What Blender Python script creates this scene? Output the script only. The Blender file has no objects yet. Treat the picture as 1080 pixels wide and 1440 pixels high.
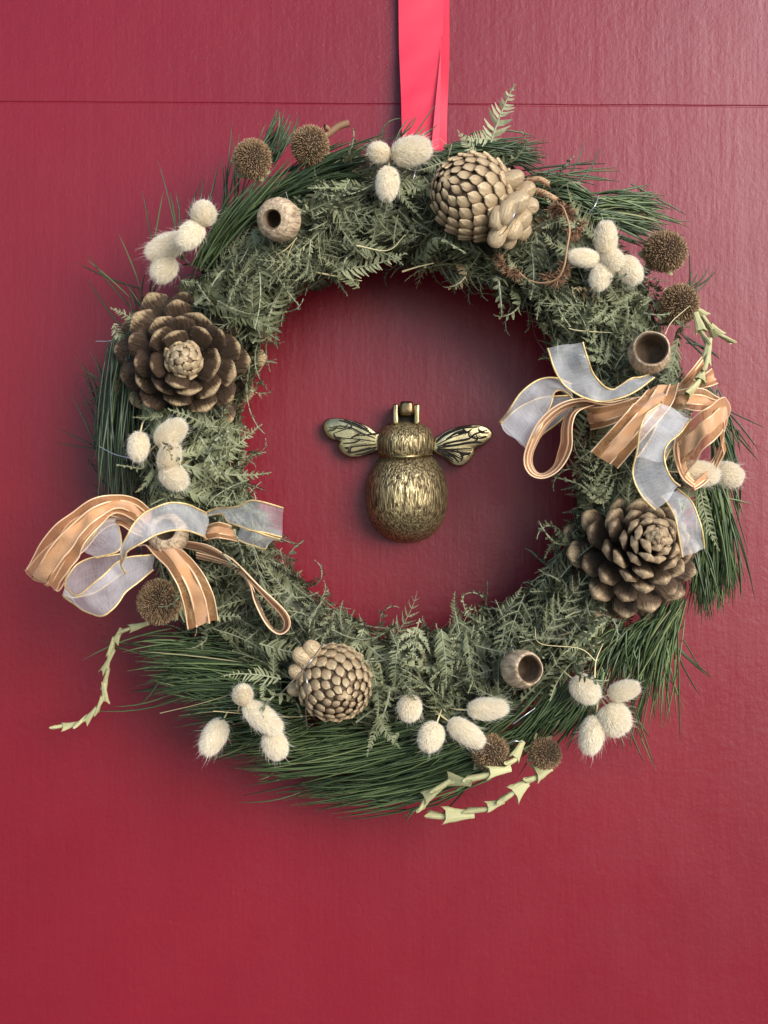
import bpy, math, random
import numpy as np
from mathutils import Vector, Matrix

random.seed(7)
rng = np.random.default_rng(7)
SC = bpy.context.scene
COL = SC.collection
PI = math.pi
R = math.radians

# ------------------------------------------------------------------ camera, sky, sun, exposure
S = 0.00045            # metres on the door for one photograph pixel
D = 0.70               # camera to door
cam_d = bpy.data.cameras.new('camera')
cam = bpy.data.objects.new('camera', cam_d)
COL.objects.link(cam)
cam.location = (0, -D, 0)
cam.rotation_euler = (PI / 2, 0, 0)
cam_d.sensor_fit = 'VERTICAL'
cam_d.sensor_height = 24
cam_d.lens = 24 * D / (1440 * S)
cam_d.clip_start = 0.01
cam_d.clip_end = 200
SC.camera = cam

SUN_EL, SUN_AZ = R(18), R(139)      # azimuth clockwise from +Y (into the door); the door faces -Y
world = bpy.data.worlds.new('World')
SC.world = world
world.use_nodes = True
wn = world.node_tree
bgn = wn.nodes['Background']
sky = wn.nodes.new('ShaderNodeTexSky')
sky.sky_type = 'NISHITA'
sky.sun_disc = False
sky.sun_elevation = SUN_EL
sky.sun_rotation = SUN_AZ
sky.air_density = 1.0
sky.dust_density = 0.15
sky.ozone_density = 2.6
wn.links.new(sky.outputs[0], bgn.inputs[0])
bgn.inputs[1].default_value = 0.13
sun_d = bpy.data.lights.new('sun', 'SUN')
sun = bpy.data.objects.new('sun', sun_d)
COL.objects.link(sun)
sun_d.energy = 3.0
sun_d.angle = R(46)
sun_d.color = (1.0, 0.95, 0.89)
sdir = Vector((math.sin(SUN_AZ) * math.cos(SUN_EL), math.cos(SUN_AZ) * math.cos(SUN_EL), math.sin(SUN_EL)))
sun.rotation_euler = sdir.to_track_quat('Z', 'Y').to_euler()
SC.view_settings.view_transform = 'Standard'
SC.view_settings.look = 'None'
SC.view_settings.exposure = 1.1
SC.view_settings.gamma = 1.0
SC.view_settings.use_curve_mapping = False
SC.cycles.use_denoising = True
SC.cycles.transparent_max_bounces = 24

# ------------------------------------------------------------------ helpers
def P(px, py, h):
    k = S * (D - h) / D
    return np.array(((px - 540) * k, -h, (720 - py) * k))

def SZ(n, h):                       # a length of n photograph pixels at height h above the door, in metres
    return n * S * (D - h) / D

def unit(v):
    v = np.asarray(v, float)
    n = np.linalg.norm(v)
    return v / n if n > 1e-12 else v

def frame(y, z):                    # 3x3 with columns x, y, z; y kept, z made square to it
    y = unit(y); x = unit(np.cross(y, z)); z = np.cross(x, y)
    return np.column_stack((x, y, z))

def mat4(M3, loc, sc=1.0):
    m = Matrix.Identity(4)
    s3 = (sc, sc, sc) if np.isscalar(sc) else sc
    for i in range(3):
        for j in range(3):
            m[i][j] = float(M3[i][j]) * s3[j]
        m[i][3] = float(loc[i])
    return m

def link(o, parent=None, **props):
    COL.objects.link(o)
    if parent is not None:
        o.parent = parent
    for k, v in props.items():
        o[k] = v
    return o

def mesh_obj(name, me, parent=None, **props):
    return link(bpy.data.objects.new(name, me), parent, **props)

def empty(name, label, cat, group=None, loc=(0, 0, 0)):
    o = bpy.data.objects.new(name, None)
    o.empty_display_size = 0.01
    COL.objects.link(o)
    o['label'] = label; o['category'] = cat
    if group: o['group'] = group
    o.location = [float(c) for c in loc]
    return o

def place(o, M):                    # world matrix for a child of an unrotated empty
    if o.parent is not None:
        M = Matrix.Translation(-o.parent.location) @ M
    o.matrix_local = M
    return o

def qmesh(name, V, F, m=None, smooth=False, tint=None, uv=None, attrs=None):
    V = np.asarray(V, np.float32).reshape(-1, 3); F = np.asarray(F, np.int32).reshape(-1, 4)
    me = bpy.data.meshes.new(name)
    me.vertices.add(len(V)); me.vertices.foreach_set('co', V.ravel())
    me.loops.add(F.size); me.loops.foreach_set('vertex_index', F.ravel())
    me.polygons.add(len(F))
    me.polygons.foreach_set('loop_start', np.arange(0, F.size, 4, dtype=np.int32))
    me.polygons.foreach_set('loop_total', np.full(len(F), 4, np.int32))
    me.polygons.foreach_set('use_smooth', np.full(len(F), bool(smooth)))
    if tint is not None:
        a = me.attributes.new('tint', 'FLOAT', 'POINT'); a.data.foreach_set('value', np.asarray(tint, np.float32))
    for k, v in (attrs or {}).items():
        a = me.attributes.new(k, 'FLOAT', 'POINT'); a.data.foreach_set('value', np.asarray(v, np.float32))
    if uv is not None:
        l = me.uv_layers.new(name='UVMap')
        l.data.foreach_set('uv', np.asarray(uv, np.float32)[F.ravel()].ravel())
    me.update(calc_edges=True)
    me.validate()
    if m: me.materials.append(m)
    return me

class Bag:                          # collects quad pieces that share one mesh
    def __init__(s): s.V = []; s.F = []; s.T = []; s.n = 0
    def add(s, V, F, tint=0.5):
        V = np.asarray(V, float).reshape(-1, 3)
        s.V.append(V); s.F.append(np.asarray(F, int).reshape(-1, 4) + s.n)
        s.T.append(np.full(len(V), tint) if np.isscalar(tint) else np.asarray(tint)); s.n += len(V)
    def mesh(s, name, m, smooth=False):
        return qmesh(name, np.vstack(s.V), np.vstack(s.F), m, smooth, np.concatenate(s.T))

def grid_faces(nr, nc, wrap=False):
    i = np.arange(nr - 1)[:, None]; j = np.arange(nc if wrap else nc - 1)[None, :]
    j2 = (j + 1) % nc
    return np.stack([i * nc + j, i * nc + j2, (i + 1) * nc + j2, (i + 1) * nc + j], -1).reshape(-1, 4)

def catmull(pts, n):
    p = np.asarray(pts, float)
    if len(p) == 2:
        t = np.linspace(0, 1, n)[:, None]
        return p[0] * (1 - t) + p[1] * t
    p = np.vstack((2 * p[0] - p[1], p, 2 * p[-1] - p[-2]))
    out = []
    for t in np.linspace(0, len(p) - 3 - 1e-6, n):
        i = int(t); f = t - i
        a, b, c, d = p[i:i + 4]
        out.append(0.5 * ((2 * b) + (c - a) * f + (2 * a - 5 * b + 4 * c - d) * f * f + (3 * b - a - 3 * c + d) * f ** 3))
    return np.array(out)

def tube(path, r, ns=6, taper=None):
    path = np.asarray(path, float); n = len(path)
    T = np.gradient(path, axis=0); T /= np.linalg.norm(T, axis=1)[:, None] + 1e-12
    up = np.array((0.13, -1, 0.21)); V = []
    for k in range(n):
        x = unit(np.cross(T[k], up)); y = np.cross(T[k], x)
        rr = (r if np.isscalar(r) else r[k])
        a = np.linspace(0, 2 * PI, ns, endpoint=False)[:, None]
        V.append(path[k] + rr * (np.cos(a) * x + np.sin(a) * y))
    return np.vstack(V), grid_faces(n, ns, True)

def lathe(prof, ns=28):             # profile (radius, z), axis z
    prof = np.asarray(prof, float); a = np.linspace(0, 2 * PI, ns, endpoint=False)
    V = np.stack([prof[:, :1] * np.cos(a), prof[:, :1] * np.sin(a), np.repeat(prof[:, 1:], ns, 1)], -1).reshape(-1, 3)
    return V, grid_faces(len(prof), ns, True)

# value noise for shapes
_perm = rng.random((64, 64, 64))
def vnoise(p):
    p = np.asarray(p, float); i = np.floor(p).astype(int); f = p - i; f = f * f * (3 - 2 * f)
    r = 0
    for dx in (0, 1):
        for dy in (0, 1):
            for dz in (0, 1):
                w = (f[..., 0] if dx else 1 - f[..., 0]) * (f[..., 1] if dy else 1 - f[..., 1]) * (f[..., 2] if dz else 1 - f[..., 2])
                r = r + w * _perm[(i[..., 0] + dx) % 64, (i[..., 1] + dy) % 64, (i[..., 2] + dz) % 64]
    return r * 2 - 1

# ------------------------------------------------------------------ materials
class NT:
    def __init__(s, name):
        s.m = bpy.data.materials.new(name); s.m.use_nodes = True
        s.t = s.m.node_tree; s.b = s.t.nodes['Principled BSDF']; s.out = s.t.nodes['Material Output']
    def n(s, typ, **kw):
        o = s.t.nodes.new('ShaderNode' + typ)
        for k, v in kw.items(): setattr(o, k, v)
        return o
    def l(s, a, b): s.t.links.new(a, b)
    def set(s, **kw):
        for k, v in kw.items():
            i = s.b.inputs[k.replace('_', ' ')]
            i.default_value = (*v, 1) if isinstance(v, tuple) and len(v) == 3 else v
        return s
    def coord(s, kind='Object', scale=(1, 1, 1)):
        c = s.n('TexCoord'); mp = s.n('Mapping'); mp.inputs['Scale'].default_value = scale
        s.l(c.outputs[kind], mp.inputs[0]); return mp.outputs[0]
    def noise(s, vec, scale, detail=4, rough=0.55, dist=0.0):
        o = s.n('TexNoise'); o.inputs['Scale'].default_value = scale; o.inputs['Detail'].default_value = detail
        o.inputs['Roughness'].default_value = rough; o.inputs['Distortion'].default_value = dist
        if vec is not None: s.l(vec, o.inputs['Vector'])
        return o.outputs[0]
    def ramp(s, fac, stops):
        o = s.n('ValToRGB'); e = o.color_ramp.elements
        while len(e) < len(stops): e.new(0.5)
        for k, (p, c) in enumerate(stops):
            e[k].position = p; e[k].color = (*c, 1) if len(c) == 3 else c
        s.l(fac, o.inputs[0]); return o.outputs[0]
    def math(s, op, a, b=0.0):
        o = s.n('Math', operation=op)
        for k, v in enumerate((a, b)):
            if isinstance(v, (int, float)): o.inputs[k].default_value = v
            else: s.l(v, o.inputs[k])
        return o.outputs[0]
    def bump(s, h, strength, dist, prev=None):
        o = s.n('Bump'); o.inputs['Strength'].default_value = strength; o.inputs['Distance'].default_value = dist
        s.l(h, o.inputs['Height'])
        if prev: s.l(prev, o.inputs['Normal'])
        return o.outputs[0]
    def attr(s, name): return s.n('Attribute', attribute_name=name).outputs['Fac']
    def mix(s, f, a, b):
        o = s.n('Mix', data_type='RGBA')
        for sock, v in ((o.inputs[0], f), (o.inputs[6], a), (o.inputs[7], b)):
            if isinstance(v, (int, float)): sock.default_value = v
            elif isinstance(v, tuple): sock.default_value = (*v, 1)
            else: s.l(v, sock)
        return o.outputs[2]

def m_door():
    a = NT('red_gloss_paint')
    v = a.coord('Object')
    c = a.ramp(a.noise(v, 5, 5, .6), [(0.3, (0.142, 0.0024, 0.0092)), (0.7, (0.168, 0.0034, 0.0116))])
    a.l(c, a.b.inputs['Base Color'])
    a.set(Roughness=0.30, Specular_IOR_Level=0.22, Coat_Weight=0.34, Coat_Roughness=0.36)
    peel = a.noise(a.coord('Object', (1, 1, 1.0)), 330, 3, .55, .4)
    brush = a.noise(a.coord('Object', (1, 1, 0.16)), 420, 3, .6)
    fine = a.noise(v, 90, 4, .6, .3)
    speck = a.ramp(a.noise(v, 700, 2, .5), [(0.66, (0, 0, 0)), (0.80, (1, 1, 1))])
    nb = a.bump(fine, 0.30, 0.0008)
    nb = a.bump(a.noise(a.coord('Object', (1, 1, 0.05)), 60, 3, .6), 0.2, 0.0015, nb)
    nb = a.bump(peel, 0.24, 0.0005, nb)
    nb = a.bump(brush, 0.22, 0.0005, nb)
    nb = a.bump(speck, 0.25, 0.0005, nb)
    a.l(nb, a.b.inputs['Normal']); a.l(nb, a.b.inputs['Coat Normal'])
    r = a.ramp(a.noise(v, 22, 5, .65), [(0.3, (0.34,) * 3), (0.75, (0.50,) * 3)])
    a.l(r, a.b.inputs['Roughness'])
    return a.m

def m_fern():
    a = NT('dried_fern')
    o = a.n('ObjectInfo')
    sx = a.n('SeparateColor'); a.l(o.outputs['Color'], sx.inputs[0])
    t = a.math('ADD', a.attr('tint'), sx.outputs[0])
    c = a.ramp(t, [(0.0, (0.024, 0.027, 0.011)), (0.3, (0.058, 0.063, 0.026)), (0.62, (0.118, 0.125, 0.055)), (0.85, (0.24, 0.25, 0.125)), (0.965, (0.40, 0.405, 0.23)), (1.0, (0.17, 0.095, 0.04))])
    n = a.noise(a.coord('Object'), 40, 3)
    c = a.mix(a.ramp(n, [(0.35, (0,) * 3), (0.75, (0.45,) * 3)]), c, (0.11, 0.11, 0.06))
    rach = a.attr('rachis')
    c = a.mix(a.math('MULTIPLY', rach, 0.7), c, (0.36, 0.37, 0.23))
    a.l(c, a.b.inputs['Base Color'])
    a.set(Roughness=0.6, Specular_IOR_Level=0.3)
    tr = a.n('BsdfTranslucent'); a.l(c, tr.inputs[0])
    mx = a.n('MixShader'); mx.inputs[0].default_value = 0.22
    a.l(a.b.outputs[0], mx.inputs[1]); a.l(tr.outputs[0], mx.inputs[2]); a.l(mx.outputs[0], a.out.inputs[0])
    return a.m

def m_tint(name, stops, rough=0.6, trans=0.0, spec=0.35, nscale=None, bump=None, metallic=0.0):
    a = NT(name)
    t = a.attr('tint')
    if nscale:
        t = a.math('ADD', a.math('MULTIPLY', t, 0.6), a.math('MULTIPLY', a.noise(a.coord('Object'), nscale, 4), 0.4))
    c = a.ramp(t, stops)
    a.l(c, a.b.inputs['Base Color']); a.set(Roughness=rough, Specular_IOR_Level=spec, Metallic=metallic)
    if bump: a.l(a.bump(a.noise(a.coord('Object'), bump[0], 4), bump[1], bump[2]), a.b.inputs['Normal'])
    if trans:
        tr = a.n('BsdfTranslucent'); a.l(c, tr.inputs[0])
        mx = a.n('MixShader'); mx.inputs[0].default_value = trans
        a.l(a.b.outputs[0], mx.inputs[1]); a.l(tr.outputs[0], mx.inputs[2]); a.l(mx.outputs[0], a.out.inputs[0])
    return a.m

def m_scale(name, inner, mid, tip, gloss, metal, w0=0.45, w1=0.95):
    a = NT(name)
    o = a.n('ObjectInfo')
    v = a.coord('Object', (1, .25, 1))
    n = a.noise(v, 5.0, 5, .65, .5)
    al = a.math('ADD', a.attr('along'), a.math('MULTIPLY', a.math('SUBTRACT', n, 0.5), 0.35))
    al = a.math('ADD', al, a.math('MULTIPLY', a.math('SUBTRACT', o.outputs['Random'], 0.5), 0.16))
    c = a.ramp(al, [(w0 * .55, inner), (w0, mid), (w1, tip)])
    sp = a.noise(a.coord('Object'), 14, 4, .7)
    c = a.mix(a.ramp(sp, [(0.55, (0,) * 3), (0.72, (0.5,) * 3)]), c, tuple(x * 0.45 for x in mid))
    a.l(c, a.b.inputs['Base Color'])
    a.set(Roughness=gloss, Specular_IOR_Level=0.45)
    a.l(a.ramp(al, [(0.4, (0,) * 3), (0.9, (metal,) * 3)]), a.b.inputs['Metallic'])
    nb = a.bump(n, 0.5, 0.06)
    nb = a.bump(a.noise(a.coord('Object'), 26, 4, .7), 0.45, 0.03, nb)
    a.l(nb, a.b.inputs['Normal'])
    return a.m

def m_sheer(name, col, alpha, trans, rough=0.5, thread=None, sheen=0.3):
    a = NT(name)
    uv = a.coord('UV')
    n1 = a.noise(a.coord('UV', (60, 5, 1)), 1.0, 2, .6)
    n2 = a.noise(a.coord('UV', (3, 130, 1)), 1.0, 2, .6)
    blot = a.noise(a.coord('Object'), 60, 3, .6)
    w = a.math('ADD', a.math('MULTIPLY', n1, 0.5), a.math('MULTIPLY', n2, 0.5))
    f = a.math('ADD', alpha, a.math('MULTIPLY', a.math('SUBTRACT', w, 0.5), 0.55))
    f = a.math('ADD', f, a.math('MULTIPLY', a.math('SUBTRACT', blot, 0.5), 0.35))
    lw = a.n('LayerWeight'); lw.inputs[0].default_value = 0.35
    f = a.math('ADD', f, a.math('MULTIPLY', lw.outputs['Facing'], 0.28))
    a.set(Base_Color=col, Roughness=rough, Specular_IOR_Level=0.35, Sheen_Weight=sheen)
    tl = a.n('BsdfTranslucent'); tl.inputs[0].default_value = (*col, 1)
    m1 = a.n('MixShader'); m1.inputs[0].default_value = trans
    a.l(a.b.outputs[0], m1.inputs[1]); a.l(tl.outputs[0], m1.inputs[2])
    tp = a.n('BsdfTransparent')
    m2 = a.n('MixShader'); fc = a.n('Clamp'); a.l(f, fc.inputs[0])
    a.l(fc.outputs[0], m2.inputs[0]); a.l(tp.outputs[0], m2.inputs[1]); a.l(m1.outputs[0], m2.inputs[2])
    a.l(m2.outputs[0], a.out.inputs[0])
    a.l(a.bump(a.math('ADD', w, a.math('MULTIPLY', blot, 1.5)), 0.35, 0.0006), a.b.inputs['Normal'])
    return a.m

def m_grosgrain():
    a = NT('copper_satin_stripe')
    w = a.n('TexWave', wave_type='BANDS', bands_direction='Y'); w.inputs['Scale'].default_value = 1.0; w.inputs['Distortion'].default_value = 0.6
    a.l(a.coord('UV', (1, 120, 1)), w.inputs[0])
    c = a.ramp(w.outputs[1], [(0.1, (0.40, 0.18, 0.07)), (0.7, (0.68, 0.345, 0.150))])
    a.l(c, a.b.inputs['Base Color']); a.set(Roughness=0.38, Specular_IOR_Level=0.5, Sheen_Weight=0.2)
    a.l(a.bump(w.outputs[1], 0.5, 0.0004), a.b.inputs['Normal'])
    return a.m

def m_brass():
    a = NT('antique_brass')
    v1 = a.noise(a.coord('Object', (1, 1, 0.15)), 850, 2, .5, .35)
    v2 = a.noise(a.coord('Object', (1, 1, 0.30)), 1300, 2, .5)
    h = a.math('ADD', a.math('MULTIPLY', v1, 0.75), a.math('MULTIPLY', v2, 0.25))
    c = a.ramp(h, [(0.40, (0.07, 0.05, 0.025)), (0.50, (0.32, 0.24, 0.12)), (0.60, (0.66, 0.53, 0.28))])
    big = a.noise(a.coord('Object'), 70, 3)
    c = a.mix(a.ramp(big, [(0.4, (0,) * 3), (0.7, (0.4,) * 3)]), c, (0.16, 0.11, 0.05))
    a.l(c, a.b.inputs['Base Color'])
    a.set(Metallic=0.8)
    a.l(a.ramp(h, [(0.4, (0.65,) * 3), (0.6, (0.42,) * 3)]), a.b.inputs['Roughness'])
    a.l(a.bump(h, 1.0, 0.0013), a.b.inputs['Normal'])
    return a.m

def m_plain(name, col, rough=0.5, metal=0.0, var=None, bump=None, spec=0.4, sheen=0.0):
    a = NT(name)
    a.set(Base_Color=col, Roughness=rough, Metallic=metal, Specular_IOR_Level=spec, Sheen_Weight=sheen)
    if var:
        n = a.noise(a.coord('Object', var[3] if len(var) > 3 else (1, 1, 1)), var[0], 5, .65, .3)
        a.l(a.ramp(n, [(0.3, var[1]), (0.72, var[2])]), a.b.inputs['Base Color'])
        if bump: a.l(a.bump(n, bump[0], bump[1]), a.b.inputs['Normal'])
    return a.m

M = dict(
    door=m_door(), fern=m_fern(),
    moss=m_tint('moss', [(0.0, (0.016, 0.016, 0.010)), (0.5, (0.042, 0.044, 0.026)), (1.0, (0.08, 0.075, 0.045))], 0.85, nscale=180, bump=(260, 1.0, 0.003)),
    strand=m_tint('moss_strand', [(0.0, (0.03, 0.036, 0.02)), (0.5, (0.09, 0.10, 0.06)), (0.8, (0.20, 0.21, 0.13)), (0.93, (0.33, 0.27, 0.15)), (1.0, (0.16, 0.085, 0.045))], 0.7, 0.15),
    needle=m_tint('pine_needle', [(0.0, (0.024, 0.036, 0.016)), (0.45, (0.066, 0.096, 0.036)), (0.85, (0.175, 0.225, 0.085)), (1.0, (0.34, 0.30, 0.15))], 0.42, 0.08, 0.5),
    fur=m_tint('bunny_tail_fur', [(0.0, (0.86, 0.76, 0.58)), (0.5, (0.94, 0.88, 0.75)), (1.0, (0.97, 0.94, 0.86))], 0.9, 0.55, 0.03),
    furbody=m_plain('bunny_tail_core', (0.80, 0.71, 0.56), 0.95, spec=0.02),
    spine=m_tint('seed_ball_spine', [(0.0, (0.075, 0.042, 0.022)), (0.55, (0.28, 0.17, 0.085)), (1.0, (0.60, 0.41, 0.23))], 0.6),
    brown=m_plain('dark_seed_core', (0.05, 0.032, 0.02), 0.9),
    scale_open=m_scale('pine_cone_scale', (0.024, 0.013, 0.007), (0.085, 0.047, 0.023), (0.50, 0.35, 0.19), 0.36, 0.3, 0.92, 1.08),
    scale_tan=m_scale('pale_pine_cone_scale', (0.034, 0.019, 0.010), (0.125, 0.074, 0.040), (0.54, 0.38, 0.22), 0.40, 0.25, 0.86, 1.07),
    scale_gold=m_scale('gold_sprayed_scale', (0.09, 0.052, 0.026), (0.46, 0.315, 0.17), (0.80, 0.60, 0.36), 0.34, 0.5, 0.46, 0.90),
    cone_core=m_plain('pine_cone_core', (0.045, 0.027, 0.016), 0.9),
    nut=m_plain('gumnut_shell', (0.4, 0.28, 0.17), 0.6, var=(420, (0.14, 0.085, 0.045), (0.64, 0.48, 0.31), (1, 1, .25)), bump=(0.9, 0.0015)),
    nutin=m_plain('gumnut_inside', (0.10, 0.06, 0.035), 0.85, var=(160, (0.05, 0.028, 0.016), (0.16, 0.10, 0.055)), bump=(0.6, 0.001)),
    pod=m_tint('pale_green_pod', [(0.0, (0.30, 0.27, 0.13)), (0.6, (0.50, 0.46, 0.23)), (1.0, (0.64, 0.58, 0.36))], 0.5, 0.15, nscale=90, bump=(300, 0.3, 0.0006)),
    straw=m_tint('straw', [(0.0, (0.36, 0.26, 0.12)), (0.6, (0.55, 0.44, 0.22)), (1.0, (0.62, 0.52, 0.30))], 0.45),
    twig=m_tint('brown_twig', [(0.0, (0.07, 0.035, 0.02)), (0.5, (0.19, 0.095, 0.05)), (1.0, (0.42, 0.25, 0.13))], 0.6),
    wire=m_plain('florist_wire', (0.55, 0.55, 0.55), 0.3, 0.9),
    organza=m_sheer('white_organza', (0.97, 0.955, 0.965), 0.31, 0.45, 0.5),
    copper=m_sheer('copper_sheer', (0.56, 0.255, 0.095), 0.55, 0.35, 0.42),
    satin=m_grosgrain(),
    goldedge=m_plain('gold_thread', (0.66, 0.45, 0.18), 0.38, 0.3, var=(600, (0.42, 0.26, 0.09), (0.74, 0.55, 0.27))),
    copperedge=m_plain('pale_copper_thread', (0.72, 0.47, 0.28), 0.4, 0.2),
    red=m_plain('red_satin_ribbon', (0.50, 0.016, 0.042), 0.5, var=(30, (0.47, 0.014, 0.038), (0.54, 0.019, 0.047), (1, 1, .3)), spec=0.3, sheen=0.1),
    brass=m_brass(),
    brass_wing=m_plain('wing_brass', (0.5, 0.4, 0.2), 0.34, 1.0, var=(120, (0.26, 0.195, 0.095), (0.56, 0.45, 0.25)), bump=(0.25, 0.001)),
    brass_dark=m_plain('worn_dark_brass', (0.14, 0.095, 0.05), 0.32, 1.0, var=(150, (0.09, 0.055, 0.028), (0.30, 0.21, 0.11)), bump=(0.2, 0.001)),
    patina=m_plain('black_patina', (0.018, 0.012, 0.007), 0.6, 0.3),
)

# ------------------------------------------------------------------ the door: two boards with a painted-over joint
door = bpy.data.objects.new('door', None)
COL.objects.link(door)
door['kind'] = 'structure'; door['label'] = 'glossy dark red painted door with a horizontal joint near the top'
door.rotation_euler = (0, R(0.32), 0)
zj = (720 - 146) * S
def board(z0, z1, step):
    # front face with eased edges, real thickness
    e = 0.0005; t = 0.044; w = 0.62
    prof = [(t, z0), (e * 1.6 + step, z0), (e * .5 + step, z0 + e * .35), (step, z0 + e * 1.3), (step, z1 - e * 1.3), (e * .5 + step, z1 - e * .35), (e * 1.6 + step, z1), (t, z1)]
    n = 97; V = []
    xs = np.linspace(-w, w, n)
    for k, (y, z) in enumerate(prof):
        wob = 0.00035 * np.array([vnoise((x * 40, k // 4 * 7.3 + z0 * 3, 1.7)) for x in xs])
        yy = 0.0004 * np.array([vnoise((x * 3 + 9, z * 3, 4.1)) for x in xs])
        V.append(np.column_stack((xs, np.full(n, y) + yy, z + wob)))
    return qmesh('board', np.vstack(V), grid_faces(len(prof), n)[:, ::-1], M['door'], False)
for a, b, st in ((-0.75, zj - 0.0002, 0.0), (zj + 0.0002, 0.75, 0.0004)):
    mesh_obj('board', board(a, b, st), door)
jm = qmesh('joint_filler', [(-.62, 0.0011, zj - .006), (.62, 0.0011, zj - .006), (.62, 0.0011, zj + .006), (-.62, 0.0011, zj + .006)], [(0, 1, 2, 3)], M['door'])
mesh_obj('joint_filler', jm, door)

# unseen paving below the frame, added to throw light up and show in the gloss
gm = m_plain('stone_paving', (0.32, 0.29, 0.26), 0.9, var=(3.0, (0.28, 0.255, 0.23), (0.36, 0.325, 0.29)))
bounce_ground = mesh_obj('ground', qmesh('ground', [(-60, .05, -1.25), (60, .05, -1.25), (60, -60, -1.25), (-60, -60, -1.25)], [(0, 3, 2, 1)], gm), None, kind='structure', label='stone paving below the door')

# ------------------------------------------------------------------ wreath ring
CX, CY, RX, RY = 577.0, 626.0, 318.0, 338.0
HC, RH = 0.036, 0.033
def ringW(th):                     # half width in pixels
    return 64 + 8 * math.sin(th * 2 + 0.2) + 4 * math.sin(th * 5 + 1)
def ring_pt(th, ph, out=0.0, k=1.0):
    w = ringW(th) * k
    h = HC + RH * math.sin(ph) * k
    r = w * math.cos(ph)
    p = P(CX + (RX + r) * math.cos(th), CY - (RY + r) * math.sin(th), h)
    return p
def ring_frame(th, ph):
    e = 1e-3
    p = ring_pt(th, ph); a = unit(ring_pt(th + e, ph) - p); b = unit(ring_pt(th, ph + e) - p)
    n = unit(np.cross(b, a))
    c = ring_pt(th, ph, k=0.0) 
    if np.dot(n, p - c) < 0: n = -n
    return p, a, b, n
def ring_h(px, py):                # height of the greenery under a pixel
    th = math.atan2((CY - py) / RY, (px - CX) / RX)
    d = (math.hypot((px - CX), (CY - py)) - math.hypot(RX * math.cos(th), RY * math.sin(th))) / ringW(th)
    return HC + RH * math.sqrt(max(0.0, 1 - min(1, d * d)))

wreath = empty('wreath', 'round wreath of dried fern, moss and pine needles hanging on the red door', 'wreath', loc=P(CX, CY, 0.0))
WL = np.array(wreath.location)

NT_, NP_ = 420, 44
V = []
for i in range(NT_):
    th = 2 * PI * i / NT_
    for j in range(NP_):
        V.append(ring_pt(th, 2 * PI * j / NP_, k=0.93))
V = np.array(V)
nn = vnoise(V * 110) * 0.0035 + vnoise(V * 260 + 5) * 0.0022 + vnoise(V * 620 + 9) * 0.0012
C0 = np.repeat(np.array([ring_pt(2 * PI * i / NT_, 0, k=0) for i in range(NT_)]), NP_, 0)
dirv = V - C0; dirv /= np.linalg.norm(dirv, axis=1)[:, None]
V = V + dirv * nn[:, None]
V[:, 1] = np.minimum(V[:, 1], -0.0015)
F = []
i = np.arange(NT_)[:, None]; j = np.arange(NP_)[None]
F = np.stack([i * NP_ + j, ((i + 1) % NT_) * NP_ + j, ((i + 1) % NT_) * NP_ + (j + 1) % NP_, i * NP_ + (j + 1) % NP_], -1).reshape(-1, 4)
mesh_obj('moss_ring', qmesh('moss_ring', V - WL, F, M['moss'], True, 0.5 + 0.5 * vnoise(V * 160)), wreath)

# ---- fern pieces: combs of narrow leaflets on a pale rib, length 1 along +Y, face +Z
def comb(n, wl, ww, bend, side, curl, r, fwd=0.55, drop=0.0, gap=1.0):
    V = []; F = []; A = []
    ang = 0.0; sa = 0.0; pos = np.zeros(3); N = n * 2; pts = []; dirs = []
    for k in range(N + 1):
        t = k / N
        d = np.array((math.sin(sa) * math.cos(ang), math.cos(sa) * math.cos(ang), math.sin(ang)))
        pts.append(pos.copy()); dirs.append(d)
        pos = pos + d / N
        ang += bend * (0.4 + 1.2 * t) / N; sa += side * (0.4 + 1.2 * t) / N
    pts = np.array(pts); dirs = np.array(dirs)
    rw = np.linspace(0.012, 0.004, N + 1) * (ww / 0.035)
    X = np.cross(dirs, np.array((0, 0, 1.0))); X /= np.linalg.norm(X, axis=1)[:, None]
    Z = np.cross(X, dirs)
    rv = np.stack([pts - X * rw[:, None], pts + Z * rw[:, None] * .9, pts + X * rw[:, None]], 1).reshape(-1, 3)
    V.append(rv); F.append(grid_faces(N + 1, 3)); A.append(np.ones(len(rv))); c = len(rv)
    for k in range(n):
        t = (k + 0.6) / n; q = min(N, int(t * N))
        prof = min(1, 0.55 + t * 2.6) * (1 - max(0, t - 0.2) / 0.83) ** 0.8
        for sd in (-1, 1):
            if r.random() < drop: continue
            l = wl * prof * r.uniform(.82, 1.15); w = ww * r.uniform(.8, 1.15) * (0.55 + .45 * prof)
            f = fwd + r.uniform(-.18, .18); cz = curl + r.uniform(-.3, .3)
            d = X[q] * sd * math.cos(f) + dirs[q] * math.sin(f)
            zz = Z[q]; tw = r.uniform(-.7, .7)
            wv = unit(np.cross(zz, d)); wv = wv * math.cos(tw) + zz * math.sin(tw)
            p0 = pts[q] + dirs[q] * r.uniform(-.3, .3) / n
            a1 = cz * .5; a2 = cz
            p1 = p0 + (d * math.cos(a1) + zz * math.sin(a1)) * l * .5
            p2 = p1 + (d * math.cos(a2 * 1.4) + zz * math.sin(a2 * 1.4) + dirs[q] * .25) * l * .5
            V.append(np.array([p0 - wv * w * .42, p0 + wv * w * .42, p1 - wv * w * .5, p1 + wv * w * .5, p2 - wv * w * .13, p2 + wv * w * .13]))
            F.append(np.array([[0, 1, 3, 2], [2, 3, 5, 4]]) + c); A.append(np.array([.5, .5, 0.05, 0.05, 0.12, 0.12])); c += 6
    return np.vstack(V), np.vstack(F), np.concatenate(A)

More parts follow.
